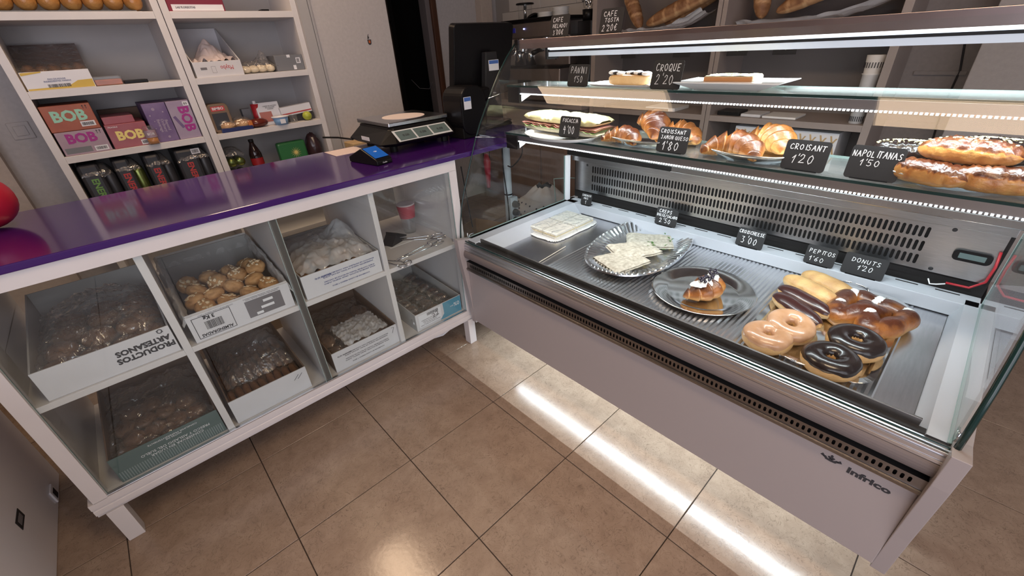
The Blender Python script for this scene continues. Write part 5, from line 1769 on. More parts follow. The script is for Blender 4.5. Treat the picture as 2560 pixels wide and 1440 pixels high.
ZB = (.10, .42, .735, .985, 1.233, 1.494, 1.78, 2.05)
shelf_unit('stock_shelves', 'white stock shelf unit on the left holding the colourful drink cartons', .250, .809, 1.150, 1.466, ZB, 2.05, 'white_melamine', 'grey_melamine')
shelf_unit('stock_shelves', 'white stock shelf unit on the right, next to the white wall', .812, 1.382, 1.150, 1.466, ZB, 2.05, 'white_melamine', 'grey_melamine')
R0, R1, R2, R3 = .7352, .9852, 1.2332, 1.4942


def drink_carton(lab, x0, x1, z0, z1, m_, txt, tm, size, y0=1.165, d=.24, roll=0, name='drink_carton', tx=0, tz_=0):
    t = thing(name, lab, 'carton', ((x0 + x1) / 2, y0, z0))
    w, h = (x1 - x0) / 2, z1 - z0
    MB().box(-w, w, 0, d, 0, h).build('carton_body', m_, t, bevel=.002)
    if txt:
        text('lettering', txt, size, tm, t, frame((tx, -.0006, h / 2 + tz_), '-y', roll=roll), sx=1.0, bold=.0022)
    return t, w, h


mat('c_orange', (0.384, 0.118, 0.056), .5, color2=(0.31, 0.074, 0.043), noise_scale=14)
mat('c_pinkwhite', (0.409, 0.31, 0.353), .5, color2=(0.341, 0.236, 0.298), noise_scale=10)
mat('c_red', (0.31, 0.056, 0.081), .5, color2=(0.36, 0.136, 0.161), noise_scale=9)
mat('c_purple', (0.099, 0.05, 0.174), .5, color2=(0.223, 0.155, 0.291), noise_scale=9)
mat('c_lilac', (0.384, 0.322, 0.409), .5, color2=(0.322, 0.248, 0.353), noise_scale=9)
mat('t_mint', (.32, .60, .46), .6)
mat('t_magenta', (.36, .03, .24), .6)
mat('t_yellow', (.80, .66, .22), .6)


def arrows(t, x, z, m_='ink'):
    F = frame((x, -.0006, z), '-y')
    mb = MB()
    for s in (-.005, .005):
        mb.add([F @ Vector(p) for p in ((s - .0008, -.007, 0), (s + .0008, -.007, 0), (s + .0008, .004, 0), (s - .0008, .004, 0))], [(0, 1, 2, 3)])
        mb.add([F @ Vector(p) for p in ((s - .003, .003, 0), (s + .003, .003, 0), (s, .008, 0))], [(0, 1, 2)])
    mb.build('arrow_print', m_, t)


def bc(t, x, z, w, h, seed):
    patch(t, frame((x, -.0006, z), '-y'), w + .008, h + .008, 'sticker_white', 'barcode_field', z=0)
    barcode(t, frame((x, -.0010, z), '-y'), w, h, seed)


t, w, h = drink_carton('orange drinks carton with mint lettering, topmost of the left stack', .280, .436, 1.0785, 1.177, 'c_orange', 'BOB', 't_mint', .056, tx=-.002, tz_=.006)
bc(t, .045, .022, .038, .012, 3)
arrows(t, .058, .085)
t, w, h = drink_carton('pink and white drinks carton with a torn opening, lowest of the left stack', .283, .438, R1, 1.0775, 'c_pinkwhite', 'BOB', 't_magenta', .050, tx=-.002, tz_=.016)
patch(t, frame((-.028, -.0006, .018), '-y'), .085, .022, 'carton_grey', 'torn_opening', z=0)
bc(t, .046, .016, .036, .012, 4)
arrows(t, .060, .080)
t, w, h = drink_carton('red and pink drinks carton with yellow lettering beside the left stack', .446, .588, R1, 1.083, 'c_red', 'BOB', 't_yellow', .050, tx=.002, tz_=.000)
MB().box(-w + .004, w - .03, .02, .22, h, h + .030).build('carton_top', 'c_red', t, bevel=.002)
text('small_print', 'FRAGILE', .009, 'print_white', t, frame((-.045, -.0008, .088), '-y'))
bc(t, .048, .014, .030, .012, 5)
tag(MB().box(-.08, .075, 0, .045, 0, .145).build('brown_carton', 'carton_inner_brown', loc=(.53, 1.408, R1), bevel=.002), 'plain dark brown carton at the back behind the red drinks carton', 'carton')
t, w, h = drink_carton('purple drinks carton with small white words standing upright', .600, .688, R1, 1.150, 'c_purple', None, None, 0)
text('lettering', 'Beyond\nOrdinary\nBeverage', .0150, 'c_lilac', t, frame((.008, -.0008, .070), '-y', roll=-90), spacing=.95, bold=.0004)
for (x, z, r) in ((-.008, .140, .0060), (-.028, .115, .003), (.024, .126, .003), (.010, .020, .0050), (-.026, .060, .002), (-.020, .090, .002)):
    mb = MB()
    mb.T = frame((x, -.0004, z), '-y')
    mb.cyl((0, 0, 0), r, .0004, 14)
    mb.build('printed_dot', 'c_lilac', t)
t, w, h = drink_carton('lilac drinks carton with large sideways magenta lettering, rightmost of its shelf', .690, .779, R1, 1.150, 'c_lilac', 'BOB', 't_magenta', .056, roll=-90, tx=.012, tz_=.004)
bc(t, .030, .150, .014, .010, 6)
patch(t, frame((-.022, -.0006, .075), '-y', roll=-68), .055, .012, 'c_purple', 'printed_ribbon', z=.0001)
# small bottle before the cartons
t = thing('small_drink_bottle', 'small clear bottle with amber drink standing before the purple carton', 'bottle', (.588, 1.148, R1))
MB().lathe([(.0001, 0), (.021, 0), (.022, .004), (.022, .062), (.020, .074), (.019, .078), (.0001, .078)], 24).build('bottle_body', 'clear_plastic', t, smooth=True)
MB().lathe([(.0001, .002), (.020, .003), (.0205, .028), (.0001, .028)], 24).build('amber_drink', mat('amber', (.55, .22, .05), .2), t, smooth=True)
MB().lathe([(.0222, .030), (.0222, .060)], 24).build('bottle_label', 'c_pinkwhite', t, smooth=True)
text('lettering', 'BOB', .014, 'print_white', t, frame((0, -.0228, .045), '-y'))

# second shelf, left unit
t = thing('wrapped_bread_tray', 'yellow and white tray of dark bread in clear film', 'bread', (.384, 1.160, R2))
MB().box(-.102, .102, 0, .004, 0, .066).build('tray_front', 'sticker_white', t, bevel=.001)
MB().box(-.102, .102, .004, .27, 0, .010).build('tray_base', 'c_yellow' if 'c_yellow' in M else mat('c_yellow', (.62, .42, .06), .5), t)
mb = MB()
mb.add([(-.10, -.0006, .002), (.1, -.0006, .002), (.1, -.0006, .030), (.055, -.0006, .028), (.02, -.0006, .010), (-.10, -.0006, .008)], [(0, 1, 2, 3, 4, 5)])
mb.add([(-.10, -.0006, .064), (-.10, -.0006, .054), (-.04, -.0006, .062), (-.04, -.0006, .066)], [(0, 1, 2, 3)])
mb.build('yellow_print', 'c_yellow', t)
barcode(t, frame((-.005, -.0004, .014), '-y'), .068, .012, 12)
text('small_print', 'PAN DE MOLDE\nINGREDIENTES: HARINA', .0075, 'ink_blue', t, frame((-.005, -.0008, .034), '-y'))
MB().box(-.105, .105, .255, .262, 0, .165).build('tray_back', 'wood_dark', t)
for i in range(5):
    MB().ball((-.075 + .038 * i, .12 + .02 * (i % 2), .055), (.026, .075, .038), 14, 10, tone=lambda a, b: .18 + .1 * b).build('bread_loaf', 'bread', t, smooth=True)
MB().grid(lambda a, b: (-.104 + .208 * a, .002 + .255 * b, .066 + .10 * b ** 1.3 + .004 * nz(a * 9, b * 9, 3)), 30, 30).build('clear_film', 'film', t, smooth=True)
t = thing('orange_food_tray', 'clear lidded tray of orange food on the shelf beside the wrapped bread', 'tray', (.532, 1.162, R2))
MB().box(-.044, .044, 0, .12, .001, .022).build('food', mat('orange_food', (.50, .14, .06), .5, noise_amt=.4, noise_scale=40), t, bevel=.003)
MB().box(-.048, .048, -.003, .125, 0.0, .036).build('tray_lid', 'clear_plastic', t, bevel=.004)
tag(MB().box(-.042, .042, 0, .10, 0, .013).build('black_tray', 'black_plastic', loc=(.624, 1.175, R2), bevel=.002), 'low black tray next to the clear tray of orange food', 'tray')
t = thing('bakery_goods_bag', 'clear bag of golden pastries on the topmost left shelf', 'bag', (.528, 1.17, R3))
for i in range(7):
    MB().ball((-.19 + .066 * i, .06, .040), (.034, .042, .034), 14, 10, tone=lambda a, b: .5 + .3 * b).build('golden_pastry', 'pastry', t, smooth=True)
sheetbag(t, -.235, .245, -.01, .22, .045, .045, .016, 51, 'film', 'clear_bag', n=60)
MB().box(-.235, .20, -.012, .20, 0.0, .004).build('bag_tray', 'carton_grey', t)

# lowest visible shelf, left unit: packs of cans
for i, (x0, x1, word, tm, lab) in enumerate(((.290, .400, 'ENERGY', 'green_word', 'dark shrink wrapped can pack with green lettering at the left end'),
                                            (.408, .500, 'ENERGY', 'red_word', 'dark shrink wrapped can pack with red lettering, second from the left'),
                                            (.520, .615, 'ENERGY', 'red_word', 'dark shrink wrapped can pack with red lettering, third from the left'),
                                            (.640, .775, 'ENERGY', 'red_word', 'dark shrink wrapped can pack with a barcode beside the centre upright'))):
    mat('green_word', (.16, .34, .08), .5)
    mat('red_word', (.50, .05, .05), .5)
    mat('pack_dark', (.035, .035, .04), .35)
    mat('can_green', (.20, .24, .07), .25, 0.8)
    t = thing('can_pack', lab, 'drinks pack', ((x0 + x1) / 2, 1.170, R0))
    w = (x1 - x0) / 2
    H = .205
    MB().box(-w, w * .35, 0, .20, 0, H).build('printed_wrap', 'pack_dark', t, bevel=.012)
    for k in range(2):
        mb = MB()
        mb.T = Matrix.Translation((w * .66, .045 + .07 * k, 0))
        mb.lathe([(.0001, 0), (.020, 0), (.024, .008), (.024, .145), (.018, .158), (.0001, .158)], 20)
        mb.build('drink_can', 'can_green' if i == 1 else 'pack_dark', t, smooth=True)
    text('lettering', word, .034, tm, t, frame((-w * .30, -.0008, H * .40), '-y', roll=-90), sx=1.0, bold=.0010)
    sheetbag(t, -w, w, -.010, .16, .150, .045, .012, 60 + i, 'film', 'shrink_film', n=36)
    if i == 3:
        bc(t, w * .30, .19, .028, .016, 9)
        t.children[0].scale = (1, 1, 1)

# right unit
t = thing('maker_box', 'open white box with crumpled paper and a small red upside down script', 'box', (.951, 1.160, R2))
for nm, bx in (('front_wall', (-.101, .101, 0, .004, 0, .064)), ('back_wall', (-.098, .098, .286, .290, 0, .21)), ('bottom_wall', (-.098, .098, .004, .286, 0, .004))):
    MB().box(*bx).build(nm, 'carton_white', t, bevel=.0008)
for s in (-1, 1):
    MB().prism([(.004, 0), (.288, 0), (.288, .21), (.004, .064)], s * .101 - (.004 if s > 0 else 0), s * .101 + (.004 if s < 0 else 0), 'x').build('side_wall', 'carton_white', t)
text('red_script', 'Maybo', .026, 'red_word', t, frame((.035, -.0008, .036), '-y', roll=180), sx=.8)
patch(t, frame((-.062, -.0006, .036), '-y'), .026, .010, 'ink_soft', z=0)
outline(t, frame((-.022, -.0006, .030), '-y'), .018, .028, .001, 'ink_soft')
MB().grid(lambda a, b: (-.09 + .18 * a, .012 + .25 * b, .055 + .085 * math.exp(-((a - .55) ** 2 + (b - .55) ** 2) * 9) + .030 * abs(nz(a * 6, b * 6, 4))), 50, 50).build('crumpled_paper', mat('tissue', (.66, .56, .55), .8), t, smooth=False)
t = thing('grey_box', 'closed dark grey box with a white strip and barcode at the right of the shelf', 'box', (1.283, 1.175, R2))
MB().box(-.070, .070, 0, .12, 0, .072).build('box_body', 'carton_grey', t, bevel=.002)
MB().box(-.008, .008, -.0008, .1, .0722, .0728).box(-.008, .008, -.0012, -.0002, .060, .0728).build('white_strip', 'sticker_white', t)
bc(t, .045, .045, .014, .018, 10)
MB().box(.014, .028, -.0014, -.0004, .004, .024).build('small_label', 'sticker_white', t)
t = thing('clear_bag_pile', 'clear plastic bag of pale rolls lying between the two boxes', 'bag', (1.135, 1.170, R2))
for i in range(4):
    MB().ball((-.06 + .038 * i, .05, .018), (.025, .05, .018), 12, 8).build('pale_roll', 'crumb_bread', t, smooth=True)
sheetbag(t, -.085, .085, -.01, .14, .016, .030, .012, 71, 'film', 'clear_bag', n=44, tail=(.05, .09, .03, .05))
t = thing('red_edged_box', 'flat white box with dark red edges on the topmost right shelf', 'box', (.952, 1.165, R3))
MB().box(-.110, .110, 0, .22, 0, .045).build('box_body', mat('dark_red', (.20, .012, .035), .5), t, bevel=.002)
patch(t, frame((.004, -.0006, .014), '-y'), .200, .024, 'sticker_white', 'paper_label', z=0)
text('lettering', 'LAS FLORECITAS', .010, 'ink_soft', t, frame((-.045, -.0012, .015), '-y'), bold=.0003)
tag(MB().box(-.018, .018, 0, .05, 0, .008).build('black_case', 'black_plastic', loc=(1.235, 1.165, R3), bevel=.002), 'thin black case on the topmost right shelf', 'case')
# third shelf right: bread, spreads
t = thing('bread_pack', 'upright pack of toast bread with a red and dark label', 'bread', (.888, 1.185, R1))
MB().prism([(p[0], p[1] + .066) for p in rrect(.094, .132, .02)], 0, .10, 'y').build('bread_block', mat('loaf_wrap', (.20, .13, .08), .35), t, bevel=.004)
patch(t, frame((0, -.0008, .110), '-y'), .060, .022, 'red_word', 'brand_field', z=0)
text('lettering', 'BIMBO', .0165, 'print_white', t, frame((0, -.0014, .110), '-y'), bold=.0004)
patch(t, frame((0, -.0008, .052), '-y'), .066, .075, 'pack_dark', 'dark_label', z=0)
text('lettering', '30', .026, 'ink_soft', t, frame((.010, -.0014, .040), '-y'), bold=.0004)
for i, (x, lab) in enumerate(((.905, 'blue and gold wrapped bread roll pack at the left of the third shelf'), (.975, 'blue and gold wrapped bread roll pack beside the dark sauce pouch'))):
    t = thing('wrapped_roll_pack', lab, 'bread', (x, 1.165, R1))
    MB().ball((0, .05, .024), (.040, .055, .026), 16, 10, tone=lambda a, b: .7).build('rolls', 'bread', t, smooth=True)
    MB().prism([(-.038, 0), (.038, 0), (.036, .018), (-.036, .020)], -.004, .01, 'y').build('blue_wrap_base', mat('navy_wrap', (.02, .03, .12), .3), t, bevel=.002)
    sheetbag(t, -.040, .040, -.006, .11, .028, .026, .008, 80 + i, 'film', 'wrapper', n=24)
t = thing('sauce_pouch', 'dark red and orange sauce pouch lying in the middle of the third shelf', 'pouch', (1.045, 1.175, R1))
MB().ball((0, .02, .022), (.050, .035, .022), 18, 10, fn=lambda d: 1 + .12 * nz(d.x * 3, d.y * 3, 4)).build('pouch_body', mat('sauce_red', (.12, .02, .012), .2), t, smooth=True)
MB().box(-.050, -.030, -.012, .02, .008, .040).build('orange_corner', mat('sauce_orange', (.6, .18, .03), .4), t, bevel=.004)
t = thing('white_sliced_pack', 'white and clear pack of sliced meat with red print behind the butter tub', 'pack', (1.128, 1.225, R1), rot=(math.radians(-12), 0, 0))
MB().box(-.058, .058, 0, .022, 0, .112).build('pack_body', 'sticker_white', t, bevel=.004)
patch(t, frame((-.020, -.0008, .040), '-y'), .06, .05, 'ham', 'meat_window', z=0)
text('lettering', 'CARNE DE VACUNO\nEN LONCHAS\nCURADA', .0075, 'ink', t, frame((.010, -.0014, .084), '-y'))
t = thing('red_drink_pack', 'red wrapped bottle pack standing behind the white pack', 'pack', (1.075, 1.265, R1))
MB().cyl((0, 0, 0), .022, .105, 20).build('bottle_body', 'red_plastic', t, smooth=True)
MB().cyl((0, 0, .105), .008, .015, 12).build('bottle_cap', 'sticker_white', t)
tag(MB().box(-.022, .022, 0, .04, 0, .085).build('grey_packet', 'carton_grey', loc=(1.035, 1.30, R1), bevel=.002), 'small grey packet at the back between bread and red bottle', 'packet')
t = thing('butter_tub', 'small blue and white butter tub at the front of the third shelf', 'tub', (1.153, 1.165, R1))
MB().lathe([(.0001, 0), (.030, 0), (.037, .036), (.0001, .036)], 28, sx=1.05, sy=.8).build('tub_body', mat('tub_blue', (.22, .38, .60), .4), t, smooth=True)
MB().lathe([(.0001, .036), (.041, .036), (.041, .042), (.0001, .044)], 28, sx=1.05, sy=.8).build('tub_lid', 'sticker_white', t, smooth=True)
patch(t, frame((0, -.0300, .018), '-y'), .026, .022, 'sticker_white', 'tub_label', z=.001)
t = thing('foil_roll_box', 'long white film box with a red stripe at the right of the third shelf', 'box', (1.262, 1.215, R1 + .035), rot=(0, math.radians(-4), 0))
MB().box(-.082, .082, 0, .045, 0, .045).build('box_body', 'sticker_white', t, bevel=.001)
patch(t, frame((0, -.0006, .010), '-y'), .16, .006, 'red_word', 'red_stripe', z=0)
tag(MB().box(-.075, .085, 0, .06, 0, .034).build('dark_carton', 'pack_dark', loc=(1.262, 1.21, R1), bevel=.002), 'dark carton under the long white film box', 'carton')
o = MB().ball((0, 0, 0), (.024, .024, .023), 20, 14, fn=lambda d: 1 + .07 * max(0, abs(d.x) - .8)).build('lime', mat('lime_skin', (.42, .46, .05), .4, bump=.2, bump_scale=150), loc=(1.297, 1.178, R1 + .0235), smooth=True)
tag(o, 'yellow green lime at the right end of the third shelf', 'fruit')
t = thing('clear_glass', 'small clear plastic tumbler between the butter tub and the lime', 'glass', (1.222, 1.178, R1))
MB().lathe([(.0001, .001), (.017, .001), (.021, .040)], 20).build('glass_body', 'clear_plastic', t, smooth=True)
# lowest visible right
t = thing('cola_bottle', 'dark cola bottle with a red label on the lowest visible shelf', 'bottle', (.985, 1.20, R0))
MB().lathe([(.0001, 0), (.026, 0), (.030, .008), (.030, .060), (.028, .075), (.030, .09), (.030, .125), (.022, .150), (.012, .175), (.011, .185), (.0001, .185)], 28).build('bottle_body', mat('cola', (.018, .008, .008), .08), t, smooth=True)
MB().lathe([(.0306, .070), (.0306, .105)], 28).build('red_label', mat('cola_red', (.30, .01, .015), .4), t, smooth=True)
MB().cyl((0, 0, .185), .0125, .012, 16).build('bottle_cap', 'black', t)
t = thing('green_snack_bag', 'green bag with a yellow sun burst on the lowest visible shelf', 'bag', (1.175, 1.19, R0))
MB().prism(rrect(.150, .155, .012) and [(p[0], p[1] + .078) for p in rrect(.150, .152, .012)], 0, .045, 'y').build('bag_body', mat('bag_green', (.03, .17, .05), .3, bump=.3, bump_scale=20), t, bevel=.010)
mb = MB()
mb.T = frame((.012, -.0008, .095), '-y')
for k in range(14):
    a = 2 * PI * k / 14
    mb.add([(.007 * math.cos(a - .22), .007 * math.sin(a - .22), 0), (.030 * math.cos(a), .030 * math.sin(a), 0), (.007 * math.cos(a + .22), .007 * math.sin(a + .22), 0), (0, 0, 0)], [(0, 1, 2, 3)])
mb.build('sun_print', 't_yellow', t)
t = thing('dark_leaf_bag', 'dark glossy plastic bag slumped at the right end of the lowest visible shelf', 'bag', (1.300, 1.22, R0))
MB().ball((0, 0, .088), (.042, .045, .090), 20, 14, fn=lambda d: 1 + .16 * nz(d.x * 3, d.y * 3, d.z * 3)).build('bag_body', mat('dark_bag', (.045, .022, .026), .2, bump=.4, bump_scale=30), t, smooth=True)
t = thing('green_can_pack', 'clear wrapped green cans at the left of the lowest visible right shelf', 'drinks pack', (.888, 1.20, R0))
for r in range(2):
    for c in range(2):
        mb = MB()
        mb.T = Matrix.Translation((-.018 + .040 * c, .01, .035 + .062 * r)) @ Matrix.Rotation(-PI / 2, 4, 'X')
        mb.lathe([(.0001, 0), (.018, 0), (.022, .006), (.022, .09), (.0001, .09)], 18)
        mb.build('drink_can', 'can_green', t, smooth=True)
sheetbag(t, -.045, .045, -.015, .12, .125, .035, .014, 91, 'film', 'clear_wrap', n=30)

# ------------------------------------------------------------------ bread shelves on the right wall
t = thing('bread_shelves', 'beige wall shelf unit behind the display holding baguettes', 'shelf', (0, 0, 0))
for y0, y1 in ((.512, .545), (-.285, -.262), (-.312, -.2885), (-1.060, -1.028)):
    MB().box(3.0, 3.33, y0, y1, 0, 2.2).build('upright', 'beige_melamine', t, bevel=.001)
for z in (.32, .60, .875, 1.285, 1.72):
    for y0, y1 in ((-.262, .512), (-1.028, -.312)):
        MB().box(3.002, 3.322, y0, y1, z - .030, z).build('shelf_board', 'beige_melamine', t, bevel=.001)
for y0, y1 in ((-.262, .512), (-1.028, -.312)):
    MB().box(3.322, 3.33, y0, y1, 0, 2.2).build('back_board', 'bread_back', t)


def baguette(lab, p0, p1, r, seed, m_='bread'):
    p0, p1 = Vector(p0), Vector(p1)
    L = (p1 - p0).length
    t = thing('baguette', lab, 'bread', tuple(p0))
    d = (p1 - p0).normalized()
    t.rotation_mode = 'QUATERNION'
    t.rotation_quaternion = d.to_track_quat('X', 'Z')
    def P(a, b):
        s = 2 * a - 1
        q = 2 * PI * b
        e = max(.002, 1 - abs(s) ** 3) ** .5
        sc = 1 + .05 * nz(s * 8, q, seed)
        u = (a * L / .07 + b * .6) % 1
        if .10 < b < .40 and u < .16:
            sc -= .07
        return (a * L, r * e * math.cos(q) * sc, r * .9 * e * math.sin(q) * sc)
    MB().grid(P, 70, 20, cv=True, tone=lambda a, b: .28 + .30 * ((a * L / .07 + b * .6) % 1 < .2) + .35 * (math.sin(2 * PI * b) < -.5) + .12 * nz(a * 20, b * 8, seed)).build('crust', m_, t, smooth=True)
    return t


BZ = 1.285
for k, (y, w_, lab) in enumerate(((.13, .27, 'crumpled white paper bag under the baguettes in the left compartment'), (-.66, .32, 'crumpled white paper bag under the baguettes in the right compartment'))):
    t = thing('bread_paper_bag', lab, 'bag', (3.16, y, BZ))
    MB().grid(lambda a, b: ((a - .5) * .24, (b - .5) * 2 * w_, .014 + .080 * ((2 * b - 1) ** 2) * (b < .5) + .025 * ((2 * a - 1) ** 2) + .016 * abs(nz(a * 5, b * 7, k))), 36, 44).build('paper', 'paper', t, smooth=False)
baguette('short stubby baguette standing at the left of the bread shelves', (3.10, .25, BZ + .045), (3.12, .40, BZ + .30), .042, 1)
baguette('long baguette slanting up to the right in the left compartment', (3.08, .20, BZ + .060), (3.14, -.235, BZ + .22), .044, 2)
baguette('long baguette behind the slanting one in the left compartment', (3.19, .14, BZ + .060), (3.24, -.235, BZ + .24), .044, 3)
baguette('baguette standing upright at the left of the right compartment', (3.09, -.455, BZ + .045), (3.12, -.400, BZ + .32), .044, 4)
baguette('front long baguette slanting in the right compartment', (3.08, -.52, BZ + .070), (3.13, -.96, BZ + .24), .044, 5)
baguette('middle long baguette slanting in the right compartment', (3.175, -.50, BZ + .085), (3.215, -.95, BZ + .27), .044, 6)
baguette('back long baguette slanting in the right compartment', (3.265, -.52, BZ + .095), (3.272, -.94, BZ + .29), .044, 7)
for i, (y, s, lab) in enumerate(((.255, "0'90", 'leftmost black hanging price tag under the bread shelf'), (-.097, "1'00", 'second black hanging price tag under the bread shelf'), (-.402, "0'50", 'third black hanging price tag under the bread shelf'), (-.626, "0'40", 'rightmost black hanging price tag under the bread shelf'))):
    t = thing('hanging_price_tag', lab, 'price tag', (2.998, y, 1.172))
    MB().box(-.003, 0, -.052, .052, 0, .090).build('tag_board', 'slate', t, bevel=.001)
    chalk(t, [(s, -.028, .022, .017, .024, .0020)], frame((-.0034, 0, 0), '-x'), i)
# things on the middle boards
t = thing('striped_cup_stack', 'tall stack of white paper cups with a dark zigzag band', 'cups', (3.06, -.985, .8755))
MB().lathe([(.0001, 0), (.026, 0), (.031, .205), (.036, .21), (.030, .212), (.036, .285), (.0001, .285)], 24).build('cups', 'paper', t, smooth=True)
for zz in (.235, .010):
    mb = MB()
    for k in range(22):
        a = 2 * PI * k / 22
        mb.box(-.0005, .0005, -.0016, .0016, zz, zz + .022)
        for j in range(len(mb.v) - 8, len(mb.v)):
            v = Vector(mb.v[j])
            v.x -= .0365 if zz > .1 else .0275
            mb.v[j] = tuple(Matrix.Rotation(a, 3, 'Z') @ v)
    o = mb.build('printed_zigzag', 'ink', t)
    o['kind'] = 'stuff'
t = thing('chevron_box', 'long white bakery box with a golden chevron pattern on the lower shelf', 'box', (3.035, -.70, .6005))
MB().box(0, .24, -.245, .245, 0, .225).build('box_body', 'sticker_white', t, bevel=.002)
for k in range(11):
    y = .225 - .045 * k
    mb = MB()
    mb.T = frame((-.0006, y, .112), '-x')
    mb.add([(-.016, .100, 0), (-.008, .100, 0), (.022, .0, 0), (.014, .0, 0)], [(0, 1, 2, 3)])
    mb.add([(.010, .090, 0), (.018, .090, 0), (-.002, .055, 0), (-.010, .055, 0)], [(0, 1, 2, 3)])
    mb.add([(.014, .0, 0), (.022, .0, 0), (-.006, -.06, 0), (-.014, -.06, 0)], [(0, 1, 2, 3)])
    mb.build('gold_chevron', 'wood_pale', t)
for i, (y, w_, d_, h_, m_, lab) in enumerate(((-.40, .06, .12, .022, 'black_plastic', 'flat black box on the middle bread shelf board'), (-.52, .05, .14, .014, 'carton_white', 'flat white booklet beside the flat black box'), (-.66, .08, .16, .010, 'paper', 'stack of loose paper on the middle bread shelf board'), (.20, .24, .2, .016, 'carton_inner_brown', 'brown paper sacks folded flat in the left compartment'), (.02, .10, .18, .02, 'paper', 'white folded paper sacks beside the brown ones'))):
    tag(MB().box(0, d_, -w_, w_, 0, h_).build(('flat_box', 'booklet', 'paper_stack', 'folded_sack', 'folded_sack')[i], m_, loc=(3.03, y, .8755), bevel=.002), lab, ('box', 'booklet', 'paper', 'sack', 'sack')[i])

# ------------------------------------------------------------------ coffee corner on the right wall
t = thing('coffee_cabinet', 'beige base cabinet with brown doors under the espresso machine', 'cabinet', (0, 0, 0))
MB().box(2.93, 3.349, .56, 1.78, .86, .90).build('worktop', 'beige_melamine', t, bevel=.003)
MB().box(2.98, 3.349, .57, 1.76, 0, .86).build('cabinet_body', 'beige_melamine', t)
for y0, y1 in ((.60, .98), (1.00, 1.38), (1.40, 1.74)):
    d_ = MB().box(2.96, 2.98, y0, y1, .08, .62).build('door', mat('brown_door', (.22, .145, .115), .45, noise_amt=.2, noise_scale=12), t, bevel=.003)
    MB().box(2.963, 2.98, y0, y1, .66, .83).build('drawer', 'beige_melamine', t, bevel=.003)
em = thing('espresso_machine', 'steel espresso machine with two groups standing on the coffee cabinet', 'coffee machine', (3.0, 1.01, .9005))
MB().box(.0, .30, -.28, .28, .09, .42).build('machine_body', mat('machine_steel', (.62, .54, .51), .42, 1.0, noise_amt=.1), em, bevel=.008)
MB().box(-.10, .02, -.275, .275, .415, .515).build('control_head', 'machine_steel', em, bevel=.01)
MB().box(-.115, .31, -.29, .29, .515, .535).build('cup_tray', 'black_plastic', em, bevel=.004)
MB().box(-.12, .30, -.29, .29, .225, .245).build('drip_ledge', 'black', em, bevel=.003)
MB().prism([(-.125, .02), (.28, .02), (.28, .225), (-.115, .225)], -.29, .29, 'y').build('drip_tray', 'machine_steel', em, bevel=.006)
MB().box(-.1275, -.1245, -.02, .12, .11, .15).build('name_plate', 'dark_grey_plastic', em)
for y in (-.24, .24):
    MB().cyl((.02, y, 0), .02, .03, 12).build('machine_foot', 'black', em)
for y in (.13, -.11):
    g = MB()
    g.cyl((-.055, y, .335), .036, .085, 24)
    g.build('group_head', 'chrome', em, smooth=False)
    g2 = MB().tube([(-.055, y, .345), (-.13, y, .340), (-.19, y, .325)], lambda u: .010 + .006 * u, 12).build('filter_handle', 'black_plastic', em, smooth=True)
for y in (.25, -.25):
    MB().tube([(-.07, y, .42), (-.09, y, .36), (-.10, y + .01, .28)], .005, 8).build('steam_wand', 'chrome', em, smooth=True)
MB().ball((-.103, .06, .475), .005, 8, 6).build('pilot_light', 'blue_led', em)
MB().box(-.104, -.1, .15, .24, .455, .485).build('blue_badge', mat('badge_blue', (.03, .03, .35), .4), em)
tag(MB().lathe([(.0001, 0), (.036, 0), (.033, .06), (.038, .085), (.035, .085), (.030, .06), (.033, .003)], 28).build('milk_jug', 'chrome', loc=(2.93, 1.16, 1.1465), smooth=True), 'polished steel milk jug on the left of the espresso drip tray', 'jug')
tag(MB().lathe([(.0001, 0), (.036, 0), (.033, .06), (.038, .085), (.035, .085), (.030, .06), (.033, .003)], 28).build('milk_jug', 'chrome', loc=(2.93, 1.04, 1.1465), smooth=True), 'polished steel milk jug in the middle of the espresso drip tray', 'jug')
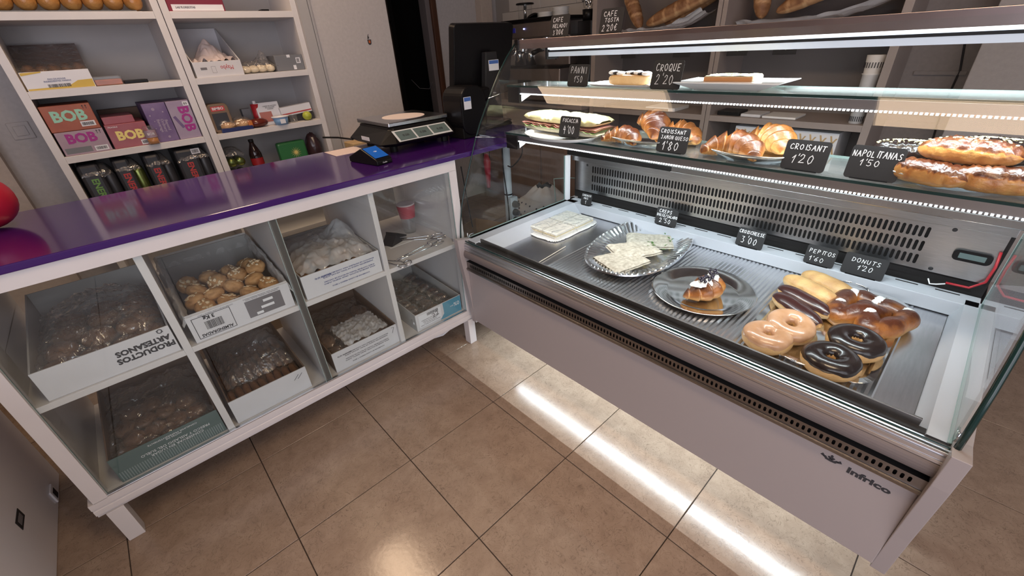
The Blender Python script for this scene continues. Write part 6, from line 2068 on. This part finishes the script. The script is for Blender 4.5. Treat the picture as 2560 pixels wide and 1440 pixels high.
# on top of the machine
TT = 1.4362
t = thing('glass_jar', 'tall glass jar with a wide flat black lid on the espresso machine', 'jar', (3.08, 1.235, TT))
MB().lathe([(.0001, .001), (.052, .001), (.052, .098)], 28).build('jar_body', 'clear_plastic', t, smooth=True)
MB().lathe([(.0001, .098), (.066, .098), (.068, .103), (.064, .108), (.0001, .110)], 28).build('jar_lid', 'black_plastic', t, smooth=True)
MB().cyl((0, 0, .002), .012, .094, 14).build('jar_tube', 'chrome', t, smooth=True)
sau = thing('saucer', 'white saucer in the low left stack on the espresso machine', 'saucer', (3.08, 1.03, TT), group='saucers in the left stack')
MB().lathe([(.0001, .002), (.035, .002), (.058, .008), (.059, .010), (.035, .0045), (.0001, .0045)], 30).build('saucer_body', 'porcelain', sau, smooth=True)
for k in range(1, 5):
    copy_thing(sau, loc=(3.08, 1.03, TT + .0065 * k), label='%s saucer from the bottom of the low left stack' % ORD[k])
sau['label'] = 'lowest saucer of the low left stack on the espresso machine'
for k in range(8):
    s2 = copy_thing(sau, loc=(3.10, .90, TT + .0065 * k), label='%s saucer from the bottom of the tall right stack' % ORD[k])
    s2['group'] = 'saucers in the tall right stack'
t = thing('black_pan_lid', 'black rounded lid leaning against the low saucer stack', 'lid', (3.04, 1.115, TT), rot=(math.radians(-28), 0, 0))
MB().lathe([(.0001, .030), (.040, .022), (.062, .002), (.060, 0), (.0001, .024)], 28).build('lid_shell', 'black_plastic', t, smooth=True)
for i, (y, z, w_, h_, lab) in enumerate(((.655, .905, .065, .53, 'tall black bin beside the left end of the bread shelves'), (.80, .905, .045, .0, ''))):
    if not h_:
        continue
    tag(MB().prism([(p[0] + 3.12, p[1] + y - .03) for p in rrect(.20, .13, .02)], z - .0045, z + .49, 'z').build('black_bin', 'black_plastic', bevel=.003), lab, 'bin')
t = thing('spoon_holder', 'black cup full of upright steel spoons on the tall black bin', 'cutlery holder', (3.06, .625, 1.396))
MB().lathe([(.0001, 0), (.036, 0), (.040, .062), (.036, .062), (.033, .004)], 24).build('holder_cup', 'black_plastic', t, smooth=True)
rnd = random.Random(5)
for k in range(9):
    a, l = rnd.uniform(0, 6.28), rnd.uniform(.010, .026)
    mb = MB()
    top = (l * 1.7 * math.cos(a), l * 1.7 * math.sin(a), rnd.uniform(.085, .115))
    mb.tube([(l * .5 * math.cos(a), l * .5 * math.sin(a), .008), top], .0015, 6)
    mb.ball((top[0], top[1], top[2] + .010), (.009, .009, .014), 10, 7)
    mb.build('teaspoon', 'chrome', t, smooth=True)
